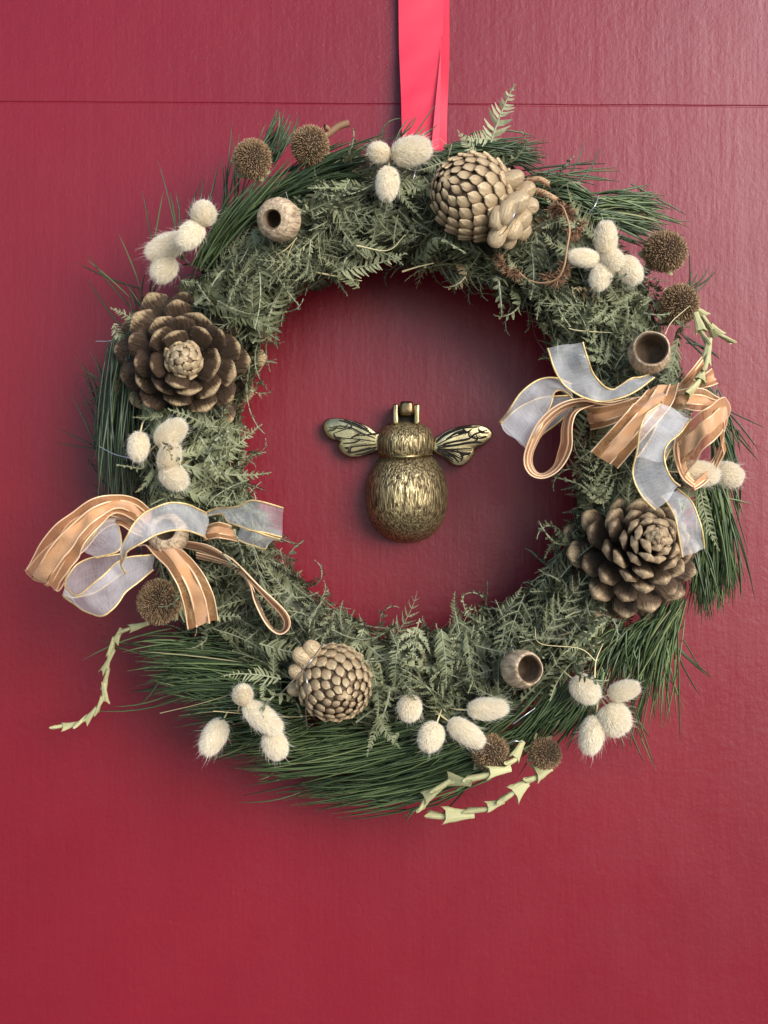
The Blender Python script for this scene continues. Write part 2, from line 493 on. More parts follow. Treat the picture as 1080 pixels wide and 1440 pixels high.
def bipinnate(n, r, bend=0.3, side=0.3, plen=0.34):
    V, F, A = comb(n * 2, 0.05, 0.02, bend, side, 0.2, r, drop=.5)
    Vs, Fs, As = [V], [F], [A]; c = len(V)
    ang = sa = 0.0; pos = np.zeros(3); N = 60; pts = []; dirs = []
    for k in range(N + 1):
        t = k / N
        d = np.array((math.sin(sa) * math.cos(ang), math.cos(sa) * math.cos(ang), math.sin(ang)))
        pts.append(pos.copy()); dirs.append(d); pos = pos + d / N
        ang += bend * (0.4 + 1.2 * t) / N; sa += side * (0.4 + 1.2 * t) / N
    for k in range(n):
        t = 0.12 + 0.85 * k / n; q = int(t * N)
        for sd in (-1, 1):
            L = plen * (1 - t) ** .7 * r.uniform(.85, 1.15)
            v, f, a = comb(max(4, int(11 * (1 - t) + 3)), 0.17, 0.075, r.uniform(-.4, .4), sd * -.35, r.uniform(0, .4), r)
            d = np.array((sd * math.cos(.75), math.sin(.75), r.uniform(-.2, .2)))
            Mx = frame(d, (0, 0, 1)); Dm = frame(dirs[q], (0, 0, 1))
            v = (v * L) @ Mx.T @ Dm.T + pts[q]
            Vs.append(v); Fs.append(f + c); As.append(a); c += len(v)
    return np.vstack(Vs), np.vstack(Fs), np.concatenate(As)

rr = random.Random(3)
FR = []
for k in range(12):
    FR.append(comb(rr.choice((14, 16, 19)), rr.uniform(.15, .22), rr.uniform(.036, .048), rr.uniform(-.9, 1.1), rr.uniform(-.9, .9), rr.uniform(-.1, .6), rr, rr.uniform(.35, .7), rr.choice((0, .03, .1))))
for k in range(4):                  # crumpled, curled-up pieces
    FR.append(comb(11, .2, .06, rr.uniform(2.2, 4.2), rr.uniform(-1.5, 1.5), rr.uniform(.5, 1.1), rr, .5, .05))
for k in range(5):
    FR.append(bipinnate(rr.choice((6, 7, 8)), rr, rr.uniform(-.4, .5), rr.uniform(-.6, .6)))
FR.append(comb(13, .27, .060, .15, .25, .1, rr, .45))
FR.append(comb(10, .30, .07, .5, -.5, .2, rr, .35))
FRM = [qmesh('fern_frond', v, f, M['fern'], False, np.zeros(len(v)), attrs={'rachis': a}) for v, f, a in FR]

def frond_M(p, d, n, L, roll=0.0):
    Mx = frame(d, n)
    c, s = math.cos(roll), math.sin(roll)
    x, z = Mx[:, 0].copy(), Mx[:, 2].copy()
    Mx[:, 0] = x * c + z * s; Mx[:, 2] = z * c - x * s
    return Mx, L

def rand_frond(phlo=40, phhi=165, lift=(0.0, 0.06)):
    th = rr.uniform(0, 2 * PI); ph = R(rr.uniform(phlo, phhi))
    p, a, b, n = ring_frame(th, ph)
    # sprays run along the ring, mostly slanting inwards, with plenty of disorder
    al = rr.gauss(0.55, 0.75) * rr.choice((1, 1, -1)); sg = rr.choice((-1, 1, 1))
    d = a * math.cos(al) * sg + b * abs(math.sin(al)) * (-1 if ph > R(105) and rr.random() < .8 else 1)
    d = unit(d + n * rr.uniform(-.15, .2))
    L = S * rr.uniform(62, 128)
    p = p + n * rr.uniform(*lift) * 0.16 - d * L * .35
    q = p + d * L * .5                 # nothing grows through the gumnuts and the cones
    for gx, gy, gr in ((913, 497, 40), (394, 309, 40), (731, 940, 40), (262, 510, 80), (884, 785, 70), (672, 280, 60), (468, 957, 50)):
        k_ = S * (D + q[1]) / D
        if math.hypot(q[0] / k_ + 540 - gx, 720 - q[2] / k_ - gy) < gr: return rand_frond(phlo, phhi, lift)
    return p, d, n, L, rr.gauss(0, .45)

# fronds one can pick out
nfr = 0
def put_frond(variant, p, d, n, L, roll=0.0):
    global nfr
    o = mesh_obj('fern_frond', FRM[variant], wreath)
    Mx, L = frond_M(p, d, n, L, roll)
    place(o, mat4(Mx, p, L)); nfr += 1
    o.color = (1.0 if rr.random() < .06 else rr.random() ** .9 * .93, 0, 0, 1)
    return o
def frond_px(variant, x0, y0, x1, y1, h0, h1, nrm=(0, -1, 0), roll=0.0):
    p0 = P(x0, y0, h0); p1 = P(x1, y1, h1)
    return put_frond(variant, p0, p1 - p0, np.array(nrm, float), float(np.linalg.norm(p1 - p0)), roll)
explicit = [
    (17, 548, 905, 600, 838, .06, .055), (1, 660, 905, 616, 838, .055, .05),
    (2, 315, 680, 352, 640, .05, .045), (5, 310, 705, 345, 678, .05, .045), (4, 300, 740, 342, 715, .05, .045), (0, 380, 820, 412, 800, .05, .045),
    (6, 820, 735, 745, 775, .05, .045), (2, 835, 700, 795, 690, .05, .05), (7, 830, 672, 792, 650, .055, .05), (3, 840, 722, 790, 716, .05, .05),
    (0, 395, 955, 305, 935, .085, .09), (1, 385, 950, 378, 895, .085, .088), (3, 372, 955, 366, 1000, .085, .088), (5, 520, 265, 425, 262, .075, .082),
    (16, 440, 300, 560, 330, .072, .076), (18, 600, 330, 470, 300, .072, .078), (4, 480, 345, 580, 350, .074, .076), (2, 470, 380, 575, 370, .066, .068), (6, 505, 405, 440, 340, .06, .07),
    (7, 555, 250, 640, 270, .075, .078), (17, 590, 870, 560, 990, .07, .085), (19, 640, 860, 665, 985, .065, .082), (20, 680, 880, 600, 960, .065, .08),
    (8, 530, 1005, 555, 1058, .08, .08), (9, 545, 1000, 505, 1062, .08, .075), (10, 520, 930, 545, 1010, .082, .086), (3, 560, 905, 548, 985, .075, .085), (11, 620, 885, 636, 975, .072, .084),
    (4, 655, 890, 668, 960, .072, .08), (0, 710, 880, 690, 985, .07, .08), (18, 790, 820, 720, 900, .06, .07), (5, 780, 800, 795, 880, .055, .07),
    (2, 215, 470, 160, 425, .06, .065), (8, 160, 455, 175, 500, .06, .05), (0, 255, 395, 300, 400, .08, .08), (1, 290, 420, 305, 360, .08, .085), (5, 325, 430, 340, 350, .075, .082),
    (9, 345, 440, 375, 375, .07, .07), (7, 245, 700, 310, 650, .08, .075), (6, 250, 690, 320, 690, .08, .07), (10, 255, 640, 325, 620, .08, .07), (11, 290, 600, 350, 600, .075, .055),
    (4, 215, 660, 200, 700, .08, .08), (0, 230, 585, 185, 590, .08, .08), (12, 560, 1030, 545, 1060, .08, .08), (13, 950, 450, 975, 480, .08, .08),
    (3, 825, 700, 870, 640, .07, .082), (17, 850, 720, 830, 610, .07, .08), (9, 985, 690, 1000, 780, .082, .082), (8, 960, 720, 985, 650, .082, .085),
    (1, 895, 410, 860, 440, .08, .08), (10, 880, 450, 930, 470, .08, .08), (7, 740, 400, 700, 360, .07, .08), (16, 830, 470, 750, 380, .07, .08), (18, 860, 520, 800, 420, .075, .08),
    (14, 700, 405, 715, 412, .065, .06), (12, 770, 470, 745, 440, .06, .06), (0, 640, 400, 690, 345, .06, .078), (2, 700, 870, 740, 830, .06, .06),
    (5, 470, 880, 440, 905, .06, .075), (9, 450, 880, 480, 860, .06, .05), (1, 440, 905, 420, 870, .07, .06), (4, 520, 895, 500, 870, .06, .05), (6, 850, 820, 790, 850, .06, .06),
]
for e in explicit:
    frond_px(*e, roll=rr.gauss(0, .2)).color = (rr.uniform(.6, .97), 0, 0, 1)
for e in [(21, 690, 200, 717, 116, .056, .060), (22, 688, 196, 650, 192, .060, .066), (21, 668, 215, 640, 185, .064, .066)]:
    frond_px(*e).color = (.95, 0, 0, 1)
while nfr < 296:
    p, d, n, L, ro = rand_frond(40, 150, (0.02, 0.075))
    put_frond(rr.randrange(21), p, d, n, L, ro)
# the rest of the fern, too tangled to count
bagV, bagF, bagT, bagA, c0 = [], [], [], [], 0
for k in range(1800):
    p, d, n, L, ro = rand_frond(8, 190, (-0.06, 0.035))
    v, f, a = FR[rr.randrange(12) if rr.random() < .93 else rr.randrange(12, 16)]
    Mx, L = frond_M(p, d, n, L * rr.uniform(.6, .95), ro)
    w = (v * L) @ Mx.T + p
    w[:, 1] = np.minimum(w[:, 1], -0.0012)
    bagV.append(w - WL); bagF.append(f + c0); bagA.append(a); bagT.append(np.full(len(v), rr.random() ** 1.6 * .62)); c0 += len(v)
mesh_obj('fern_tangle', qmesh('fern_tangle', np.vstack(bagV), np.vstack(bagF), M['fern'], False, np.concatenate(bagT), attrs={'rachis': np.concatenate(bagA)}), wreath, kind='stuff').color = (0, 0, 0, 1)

# loose moss threads
bag = Bag()
for k in range(5200):
    th = rr.uniform(0, 2 * PI); ph = R(rr.uniform(5, 200)); p, a, b, n = ring_frame(th, ph)
    p = p + n * rr.uniform(-.004, .003)
    d = unit(a * rr.gauss(0, 1) + b * rr.gauss(0, 1) + n * rr.gauss(0, .25)); L = S * rr.uniform(12, 50); w = rr.uniform(.00022, .00055)
    ns = 6; pts = []; cur = unit(np.array([rr.gauss(0, 1) for _ in range(3)])) * rr.uniform(0, 2.2)
    q = p.copy()
    for s_ in range(ns):
        pts.append(q); q = q + d * L / ns; d = unit(d + cur / ns + np.array([rr.gauss(0, .16) for _ in range(3)]) - n * .05)
    pts = np.array(pts); pts[:, 1] = np.minimum(pts[:, 1], -0.001)
    sdv = unit(np.cross(d, n)) * w
    v = np.stack([pts - sdv, pts + n * w * .5, pts + sdv], 1).reshape(-1, 3)
    bag.add(v - WL, grid_faces(ns, 3), rr.random())
mesh_obj('moss_threads', bag.mesh('moss_threads', M['strand']), wreath, kind='stuff')

# ---- pine sprays: root line -> tip line, each needle its own curve
def spray(rA, rB, tA, tB, n, hr, ht, bulge=10, jr=6, jt=16, tone=(.1, .8), wpx=1.9, sag=0.0, short=.25, order=.85):
    b = Bag()
    for k in range(int(n * .66)):
        u = rr.random(); u2 = min(1.1, max(-.1, u * order + (1 - order) * rr.random() + rr.gauss(0, .06)))
        r0 = np.array(rA) * (1 - u) + np.array(rB) * u + np.array((rr.gauss(0, jr), rr.gauss(0, jr)))
        t0 = np.array(tA) * (1 - u2) + np.array(tB) * u2 + np.array((rr.gauss(0, jt * 1.35), rr.gauss(0, jt * 1.35)))
        sh = 1 - rr.random() ** 2 * short
        t0 = r0 + (t0 - r0) * sh
        dv = t0 - r0; nrm = np.array((-dv[1], dv[0])) / (np.linalg.norm(dv) + 1e-6)
        mid = (r0 + t0) / 2 + nrm * (rr.gauss(bulge, abs(bulge) * .35 + 4)) + np.array((0, sag))
        h0 = rr.uniform(*hr); h2 = rr.uniform(*ht); h1 = (h0 + h2) / 2 + rr.uniform(.0, .010)
        a_, m_, c_ = P(*r0, h0), P(*mid, h1), P(*t0, max(.002, h2))
        t = np.linspace(0, 1, 7)[:, None]
        pts = a_ * (1 - t) ** 2 + 2 * m_ * t * (1 - t) + c_ * t ** 2
        w = S * wpx * .70 * rr.uniform(.75, 1.15) * np.array((.7, 1, 1, 1, .95, .75, .2))
        v, f = tube(pts, w, 3)
        b.add(v, f, min(1, max(0, rr.uniform(*tone) + (.25 if rr.random() < .04 else 0))))
    c = np.vstack(b.V)
    o = mesh_obj('pine_spray', None or b.mesh('pine_spray', M['needle'], True), wreath)
    o.matrix_local = Matrix.Translation(-wreath.location)
    return o
D_, L_ = (.0, .5), (.25, .85)
spray((280, 378), (305, 352), (322, 290), (420, 228), 150, (.045, .07), (.055, .085), -12, 6, 10, (.05, .6))
spray((352, 235), (385, 225), (385, 165), (416, 168), 70, (.03, .05), (.035, .05), 4, 5, 7, D_)
spray((385, 268), (410, 300), (528, 190), (520, 240), 170, (.04, .06), (.05, .078), -14, 8, 10, (0, .45))
spray((330, 300), (345, 320), (440, 240), (470, 262), 60, (.05, .06), (.06, .08), -10, 6, 8, D_)
spray((222, 372), (275, 350), (195, 270), (290, 245), 16, (.03, .05), (.02, .05), 4, 8, 14, D_, 2.2)
spray((300, 330), (330, 290), (310, 225), (345, 195), 18, (.03, .05), (.03, .05), 5, 6, 10, D_)
spray((520, 205), (560, 215), (548, 172), (618, 168), 15, (.035, .05), (.03, .045), -6, 10, 9, D_)
spray((605, 228), (640, 208), (765, 200), (752, 228), 120, (.035, .055), (.035, .05), -8, 6, 9, (.1, .6))
spray((640, 215), (660, 190), (745, 215), (765, 245), 40, (.03, .04), (.02, .04), -5, 6, 12, D_)
spray((735, 240), (750, 255), (855, 232), (850, 262), 16, (.03, .05), (.02, .04), -6, 5, 12, D_)
spray((752, 258), (758, 285), (838, 276), (838, 305), 110, (.055, .068), (.06, .07), -14, 4, 3, (.1, .6), 2.0, 0, .05)
spray((838, 276), (838, 308), (926, 270), (945, 335), 130, (.055, .07), (.04, .06), -6, 4, 9, (.15, .75))
spray((800, 290), (830, 310), (905, 320), (930, 345), 50, (.05, .06), (.05, .065), -5, 5, 9, (.1, .6))
spray((955, 400), (965, 430), (985, 350), (995, 400), 14, (.03, .05), (.02, .04), 8, 6, 14, D_)
spray((160, 478), (215, 470), (140, 688), (195, 705), 210, (.03, .065), (.03, .07), 12, 8, 12, (0, .55), 2.1)
spray((175, 470), (215, 450), (150, 640), (190, 640), 80, (.02, .05), (.02, .05), 20, 8, 14, (0, .55))
spray((165, 600), (150, 700), (118, 490), (130, 560), 26, (.02, .045), (.015, .03), 5, 8, 12, D_)
spray((195, 480), (225, 460), (165, 400), (225, 405), 34, (.03, .06), (.03, .055), -4, 8, 12, D_)
spray((190, 720), (215, 740), (135, 620), (150, 690), 40, (.02, .04), (.02, .04), 6, 8, 10, D_)
spray((395, 1000), (360, 925), (262, 1018), (186, 900), 280, (.05, .078), (.03, .066), 10, 9, 9, (.12, .8), 2.0)
spray((330, 985), (290, 905), (240, 965), (185, 900), 130, (.05, .07), (.035, .06), 6, 10, 9, (.2, .9))
spray((300, 960), (240, 880), (150, 935), (105, 893), 9, (.04, .06), (.02, .04), 6, 8, 14, L_, 2.2)
spray((430, 985), (420, 1030), (268, 1010), (318, 1062), 150, (.05, .072), (.03, .055), -8, 8, 10, (.1, .75), 2.0)
spray((600, 1012), (585, 1060), (318, 1048), (372, 1088), 170, (.045, .075), (.025, .05), -12, 8, 10, (.08, .7), 2.0, 6)
spray((520, 1005), (470, 1040), (330, 1030), (350, 1070), 80, (.05, .07), (.03, .055), -8, 8, 10, (.1, .7))
spray((735, 990), (700, 1000), (560, 1070), (600, 1085), 120, (.055, .07), (.045, .06), -12, 8, 12, (.05, .6), 2.0)
spray((735, 1025), (690, 1078), (375, 1108), (500, 1138), 230, (.04, .07), (.02, .045), -22, 8, 10, (.1, .8), 2.1, 4)
spray((690, 1010), (640, 1060), (430, 1060), (450, 1110), 150, (.05, .075), (.03, .055), -16, 8, 12, (.08, .7), 2.1)
spray((650, 1085), (690, 1085), (545, 1150), (600, 1120), 7, (.03, .04), (.01, .03), -4, 6, 14, D_)
spray((828, 962), (850, 945), (752, 1022), (815, 1042), 130, (.06, .08), (.05, .07), -8, 5, 6, (.25, .9), 2.0, 0, .12)
spray((770, 975), (800, 965), (690, 1040), (740, 1062), 110, (.06, .075), (.045, .065), -6, 8, 10, (.1, .7))
spray((800, 990), (830, 980), (720, 1040), (760, 1065), 30, (.05, .06), (.03, .05), -6, 8, 12, L_)
spray((960, 840), (915, 868), (925, 1000), (835, 952), 190, (.045, .075), (.03, .06), 10, 7, 10, (.2, .9), 2.0)
spray((955, 850), (935, 880), (940, 985), (880, 1060), 55, (.04, .06), (.02, .04), 6, 7, 14, L_, 1.9)
spray((905, 890), (870, 880), (900, 960), (800, 960), 90, (.05, .07), (.05, .07), 8, 8, 10, (.15, .8))
spray((985, 690), (1008, 672), (978, 870), (1043, 830), 210, (.045, .075), (.03, .055), -10, 6, 7, (.15, .8), 2.1, 0, .15)
spray((965, 760), (985, 740), (975, 860), (1005, 862), 70, (.05, .07), (.04, .06), -6, 6, 8, (.1, .7))
spray((990, 540), (1008, 600), (1018, 640), (1035, 760), 60, (.03, .055), (.02, .04), -12, 6, 9, (.1, .7))
spray((975, 520), (990, 560), (1030, 600), (1045, 660), 16, (.03, .05), (.015, .03), -6, 6, 12, D_)
spray((955, 470), (975, 500), (1000, 500), (1036, 522), 5, (.05, .06), (.03, .05), -3, 6, 6, (0, .2), 2.3)

for a_, b_, n_ in (((880, 290), (960, 300), 6), ((1000, 560), (1048, 610), 5), ((1010, 700), (1050, 760), 5), ((930, 900), (985, 960), 5), ((870, 960), (900, 1075), 6), ((420, 1090), (350, 1112), 6), ((240, 960), (170, 985), 6), ((170, 560), (112, 560), 6), ((190, 640), (118, 600), 5), ((600, 1110), (520, 1150), 5), ((780, 250), (850, 212), 3), ((200, 420), (160, 360), 4)):
    spray(a_, a_, b_, b_, int(n_ / .66) + 1, (.03, .05), (.008, .04), rr.uniform(-8, 8), 12, 18, (.05, .7), 2.0)

# ---- straws and wires in the wreath
def curve_part(name, pts, r, m, parent=wreath, tint=.5, taper=False, n=24, ns=5):
    q = catmull([P(*p) for p in pts], n)
    rad = np.full(n, r) * (np.linspace(1, .35, n) if taper else 1)
    v, f = tube(q, rad, ns)
    o = mesh_obj(name, qmesh(name, v, f, m, True, np.full(len(v), tint)), parent)
    if parent is not None: o.matrix_local = Matrix.Translation(-parent.location)
    return o
for pts, r, t in [
    ([(436, 381, .066), (470, 388, .064), (509, 395, .060)], .0011, .8), ([(566, 382, .062), (585, 376, .066), (610, 370, .070)], .0010, .8),
    ([(372, 366, .078), (400, 352, .080), (418, 334, .082)], .0008, .7), ([(400, 395, .07), (405, 360, .078), (416, 335, .082)], .0006, .9),
    ([(805, 690, .045), (818, 668, .05), (835, 666, .06)], .0011, .5), ([(500, 345, .08), (545, 352, .08), (570, 330, .08)], .0006, .9),
    ([(836, 962, .088), (838, 930, .088), (848, 905, .084)], .0009, .8), ([(838, 930, .088), (815, 912, .086), (760, 905, .084), (752, 882, .080)], .0006, .7),
    ([(800, 462, .082), (815, 465, .084), (860, 468, .082)], .0006, .8), ([(335, 800, .07), (320, 825, .072), (308, 850, .07)], .0008, .4),
    ([(935, 470, .085), (945, 452, .087), (970, 430, .082)], .0006, .9), ([(300, 1000, .08), (400, 1008, .08), (440, 1006, .082)], .0004, .5),
    ([(225, 1003, .06), (280, 990, .075), (320, 978, .08)], .0004, .5), ([(795, 760, .05), (830, 745, .058), (850, 742, .07)], .0010, .35)]:
    curve_part('straw_stem', pts, r * .62, M['straw'], tint=t, taper=True)
for pts in [[(418, 925, .085), (432, 960, .118), (430, 1000, .085), (432, 1022, .07)], [(455, 905, .100), (432, 935, .118), (395, 975, .085)],
            [(735, 275, .100), (724, 300, .118), (712, 322, .112), (700, 335, .09)], [(842, 275, .074), (836, 290, .077), (822, 306, .074)],
            [(140, 628, .07), (165, 640, .075), (205, 648, .08)], [(135, 480, .05), (158, 478, .055), (165, 460, .06)],
            [(722, 1018, .084), (738, 1006, .086), (752, 996, .082)], [(712, 1047, .07), (724, 1042, .072), (735, 1044, .07)], [(402, 270, .085), (408, 290, .082), (413, 300, .09)],
            [(590, 215, .07), (583, 245, .082), (578, 262, .08)], [(745, 420, .06), (752, 470, .03), (770, 500, .02)]]:
    curve_part('binding_wire', pts, .00035, M['wire'], n=20, ns=4)

# ------------------------------------------------------------------ red hanging ribbon
rb = empty('hanging_ribbon', 'bright red satin ribbon hanging from above, holding up the wreath', 'ribbon', loc=P(596, 0, 0.004))
def strip(name, A, B, m, parent, n=40, nc=9, rip=0.0, off=0.0, u0=0.0, u1=1.0, uvlen=1.0, ease=None):
    a = catmull([P(*p) for p in A], n); b = catmull([P(*p) for p in B], n)
    us = np.linspace(u0, u1, nc)
    G = a[:, None] * (1 - us)[None, :, None] + b[:, None] * us[None, :, None]
    du = unit(b.mean(0) - a.mean(0))
    T = np.gradient(G, axis=0); U = np.broadcast_to((b - a)[:, None], G.shape)
    N = np.cross(T, U); N /= np.linalg.norm(N, axis=2)[..., None] + 1e-12
    s = np.concatenate(([0], np.cumsum(np.linalg.norm(np.diff((a + b) / 2, axis=0), axis=1))))
    if rip:
        w = np.sin(s[:, None] * 420 + us[None] * 3.0) * .6 + np.sin(s[:, None] * 190 + us[None] * 5 + 1)
        G = G + N * (w * rip * np.minimum(1, np.minimum(us, 1 - us) * 6)[None] * .6 + w * rip * .4)[..., None]
        cre = np.array([[vnoise((u_ * 2.2 + 3.1, s_ * 95 + a[0, 0] * 500, 0.5)) for u_ in us] for s_ in s])
        G = G + N * (cre * rip * 2.6)[..., None]
    G = G + N * off
    if u0 == 0.0: a, b = G[:, 0], G[:, -1]
    uv = np.stack([np.broadcast_to(us[None], (n, nc)), np.broadcast_to(s[:, None] * uvlen * 10, (n, nc))], -1).reshape(-1, 2)
    o = mesh_obj(name, qmesh(name, G.reshape(-1, 3), grid_faces(n, nc), m, True, uv=uv), parent)
    o.matrix_local = Matrix.Translation(-parent.matrix_world.translation if parent.parent else -parent.location)
    return o, a, b, N
strip('back_layer', [(600, -60, .003), (600, 80, .003), (598, 240, .010)], [(632, -60, .0035), (632, 80, .0035), (629, 160, .004), (628, 240, .011)], M['red'], rb)
strip('fold', [(606, 215, .022), (612, 150, .014), (618, 90, .0075), (622, 50, .005)], [(617, 225, .020), (619, 150, .013), (620, 90, .007), (621, 50, .0048)], M['red'], rb, nc=3)
strip('front_layer', [(560, -60, .005), (561, 60, .0055), (564, 140, .010), (566, 240, .020)], [(626, -60, .0038), (622, 60, .0045), (614, 140, .010), (606, 240, .019)], M['red'], rb, rip=.00015)

# ------------------------------------------------------------------ bee door knocker
bee = empty('bee_door_knocker', 'antique brass door knocker shaped like a bee, inside the wreath', 'door knocker', loc=P(572, 680, 0))
BL = np.array(bee.location)
def dome(name, cx, cy, rx, ry, hgt, m, pe=2.0, pw=2.3):
    n, k = 96, 36; V = []
    for i in range(k + 1):
        f = i / k
        el = f * PI / 2
        rad = math.cos(el) ** (2 / pw); h = 0.0015 + hgt * math.sin(el) ** (2 / 2.1)
        for j in range(n):
            a = 2 * PI * j / n
            ca, sa = math.cos(a), math.sin(a)
            V.append(P(cx + rx * rad * math.copysign(abs(ca) ** (2 / pe), ca), cy - ry * rad * math.copysign(abs(sa) ** (2 / pe), sa), h))
    V = np.array(V)
    rim = V[:n].copy(); rim[:, 1] = 0
    V = np.vstack((rim, V))
    dd = vnoise(V * np.array((900, 900, 170))) * .00035 * np.minimum(1, (-V[:, 1]) / .01)
    V[:, 1] -= dd
    return mesh_obj(name, qmesh(name, V - BL, grid_faces(k + 2, n, True), m, True), bee)
dome('abdomen', 572, 697, 58, 66, .034, M['brass'], pe=2.25)
dome('thorax', 570, 624, 41, 33, .028, M['brass'], pe=2.3, pw=2.5)
# seam between thorax and abdomen
v, f = tube(catmull([P(533, 640, .012), P(546, 641, .0225), P(570, 642, .0278), P(594, 641, .0225), P(608, 640, .012)], 24), .0008, 8)
mesh_obj('collar', qmesh('collar', v - BL, f, M['brass_wing'], True), bee)
def zb(x, y): return (430 + x / 3.857, 540 + y / 3.857)
WINGS = [
    ([(400, 262), (385, 265), (330, 225), (240, 195), (160, 183), (110, 195), (93, 230), (105, 270), (140, 300), (180, 310), (172, 340), (200, 375), (250, 397), (320, 387), (400, 350)],
     [[(380, 280), (300, 240), (200, 200)], [(378, 295), (300, 265), (250, 240), (180, 225)], [(375, 312), (290, 300), (220, 295), (160, 285)], [(380, 328), (300, 335), (210, 345)], [(385, 342), (300, 362), (230, 375)],
      [(380, 350), (320, 375), (270, 385)], [(250, 240), (240, 215), (180, 196)], [(250, 240), (215, 245), (150, 268)], [(230, 218), (200, 240), (125, 235)], [(180, 225), (150, 250), (118, 255)], [(240, 298), (270, 280), (300, 268)],
      [(260, 340), (240, 355), (250, 372)], [(210, 345), (240, 357), (222, 372)], [(150, 268), (165, 290), (195, 298)], [(330, 250), (290, 225), (250, 205)], [(300, 300), (260, 318), (200, 322)]]),
    ([(690, 262 + 90), (700, 300), (715, 285), (780, 245), (880, 222), (960, 225), (1008, 255), (1008, 290), (970, 325), (920, 350), (908, 390), (862, 437), (810, 442), (760, 405), (690, 362)],
     [[(705, 320), (760, 275), (850, 240), (940, 232)], [(708, 332), (780, 295), (850, 270), (880, 262), (905, 240)], [(712, 340), (800, 315), (880, 300), (920, 270), (985, 250)], [(715, 346), (800, 335), (890, 320), (960, 318)],
      [(712, 352), (790, 355), (900, 350)], [(712, 358), (780, 375), (850, 410)], [(710, 362), (760, 395), (800, 425)], [(770, 360), (830, 370), (890, 385)], [(880, 262), (890, 285), (930, 300), (900, 318)], [(920, 270), (940, 295), (985, 285)],
      [(850, 240), (870, 262), (850, 270)], [(830, 370), (850, 395), (840, 420)], [(760, 300), (810, 270), (860, 255)], [(935, 240), (950, 262), (995, 265)], [(740, 375), (800, 395), (830, 425)], [(840, 390), (870, 380), (895, 372)]])]
for poly, veins in WINGS:
    base = [zb(*p) for p in poly]
    cl = catmull([(x, y, 0) for x, y in base] + [(*base[0], 0)], 90)[:-1]
    c = cl.mean(0); rings = []
    n = len(cl)
    def wh(x, y):                   # wings slope up towards the body
        return .0105 - abs(x - 572) / 120 * .0035
    for sc, dh in ((1.0, -.0028), (1.0, -.0004), (.985, .0003), (.95, .0006), (.6, .0009), (.3, .0010), (.02, .0010)):
        q = c + (cl - c) * sc
        rings.append(np.array([P(x, y, wh(x, y) + dh) for x, y, _ in q]))
    w = mesh_obj('wing', qmesh('wing', np.vstack(rings) - BL, grid_faces(len(rings), n, True), M['brass_wing'], True), bee)
    bg = Bag()
    for vn in veins:
        pts = [zb(*p) for p in vn]
        q = catmull([(x, y, 0) for x, y in pts], 14)
        path = np.array([P(x, y, wh(x, y) + .0008) for x, y, _ in q])
        v, f = tube(path, .00062 * np.sin(np.linspace(.35, PI - .3, 14)) ** .5 * rr.uniform(.75, 1.15), 5)
        bg.add(v - BL, f)
        ox, oy = rr.choice(((0, 2.2), (0, -2.2), (1.5, 2)))
        k0, k1 = sorted((rr.randrange(0, 6), rr.randrange(8, 14)))
        v, f = tube(path[k0:k1 + 1] + np.array((ox * S, 0, oy * S)), .00032, 4)
        bg.add(v - BL, f)
    mesh_obj('engraved_vein', bg.mesh('engraved_vein', M['patina'], True), w, kind='stuff')
def bevel_box(x0, y0, x1, y1, h0, h1, b):
    # rounded block between pixel corners, real height off the door
    a = P(x0, y1, 0); c = P(x1, y0, 0)
    x0, x1, z0, z1 = a[0], c[0], a[2], c[2]
    rings = []
    for ins, h in ((0, h0), (0, h1 - b), (b * .3, h1 - b * .3), (b, h1)):
        pts = []
        for (X, Z, a0) in ((x1 - ins - b, z1 - ins - b, 0), (x0 + ins + b, z1 - ins - b, 90), (x0 + ins + b, z0 + ins + b, 180), (x1 - ins - b, z0 + ins + b, 270)):
            for t in (0, 30, 60, 90):
                pts.append((X + b * math.cos(R(a0 + t)), -h, Z + b * math.sin(R(a0 + t))))
        rings.append(pts)
    q = np.array(rings[-1]); m_ = q.mean(0); rings.append(m_ + (q - m_) * .02)
    return np.vstack([np.array(r_) for r_ in rings]), grid_faces(5, 16, True)
for nm, bx, m in (('hinge_lug', (552, 572, 560, 600, 0, .019, .0009), 'brass_wing'), ('hinge_lug', (581, 572, 589, 600, 0, .019, .0009), 'brass_wing'),
                  ('hinge_knuckle', (562, 569, 580, 588, 0, .023, .0016), 'brass_dark'), ('back_plate', (554, 585, 587, 606, 0, .012, .0006), 'patina')):
    v, f = bevel_box(*bx)
    mesh_obj(nm, qmesh(nm, v - BL, f, M[m], True), bee)

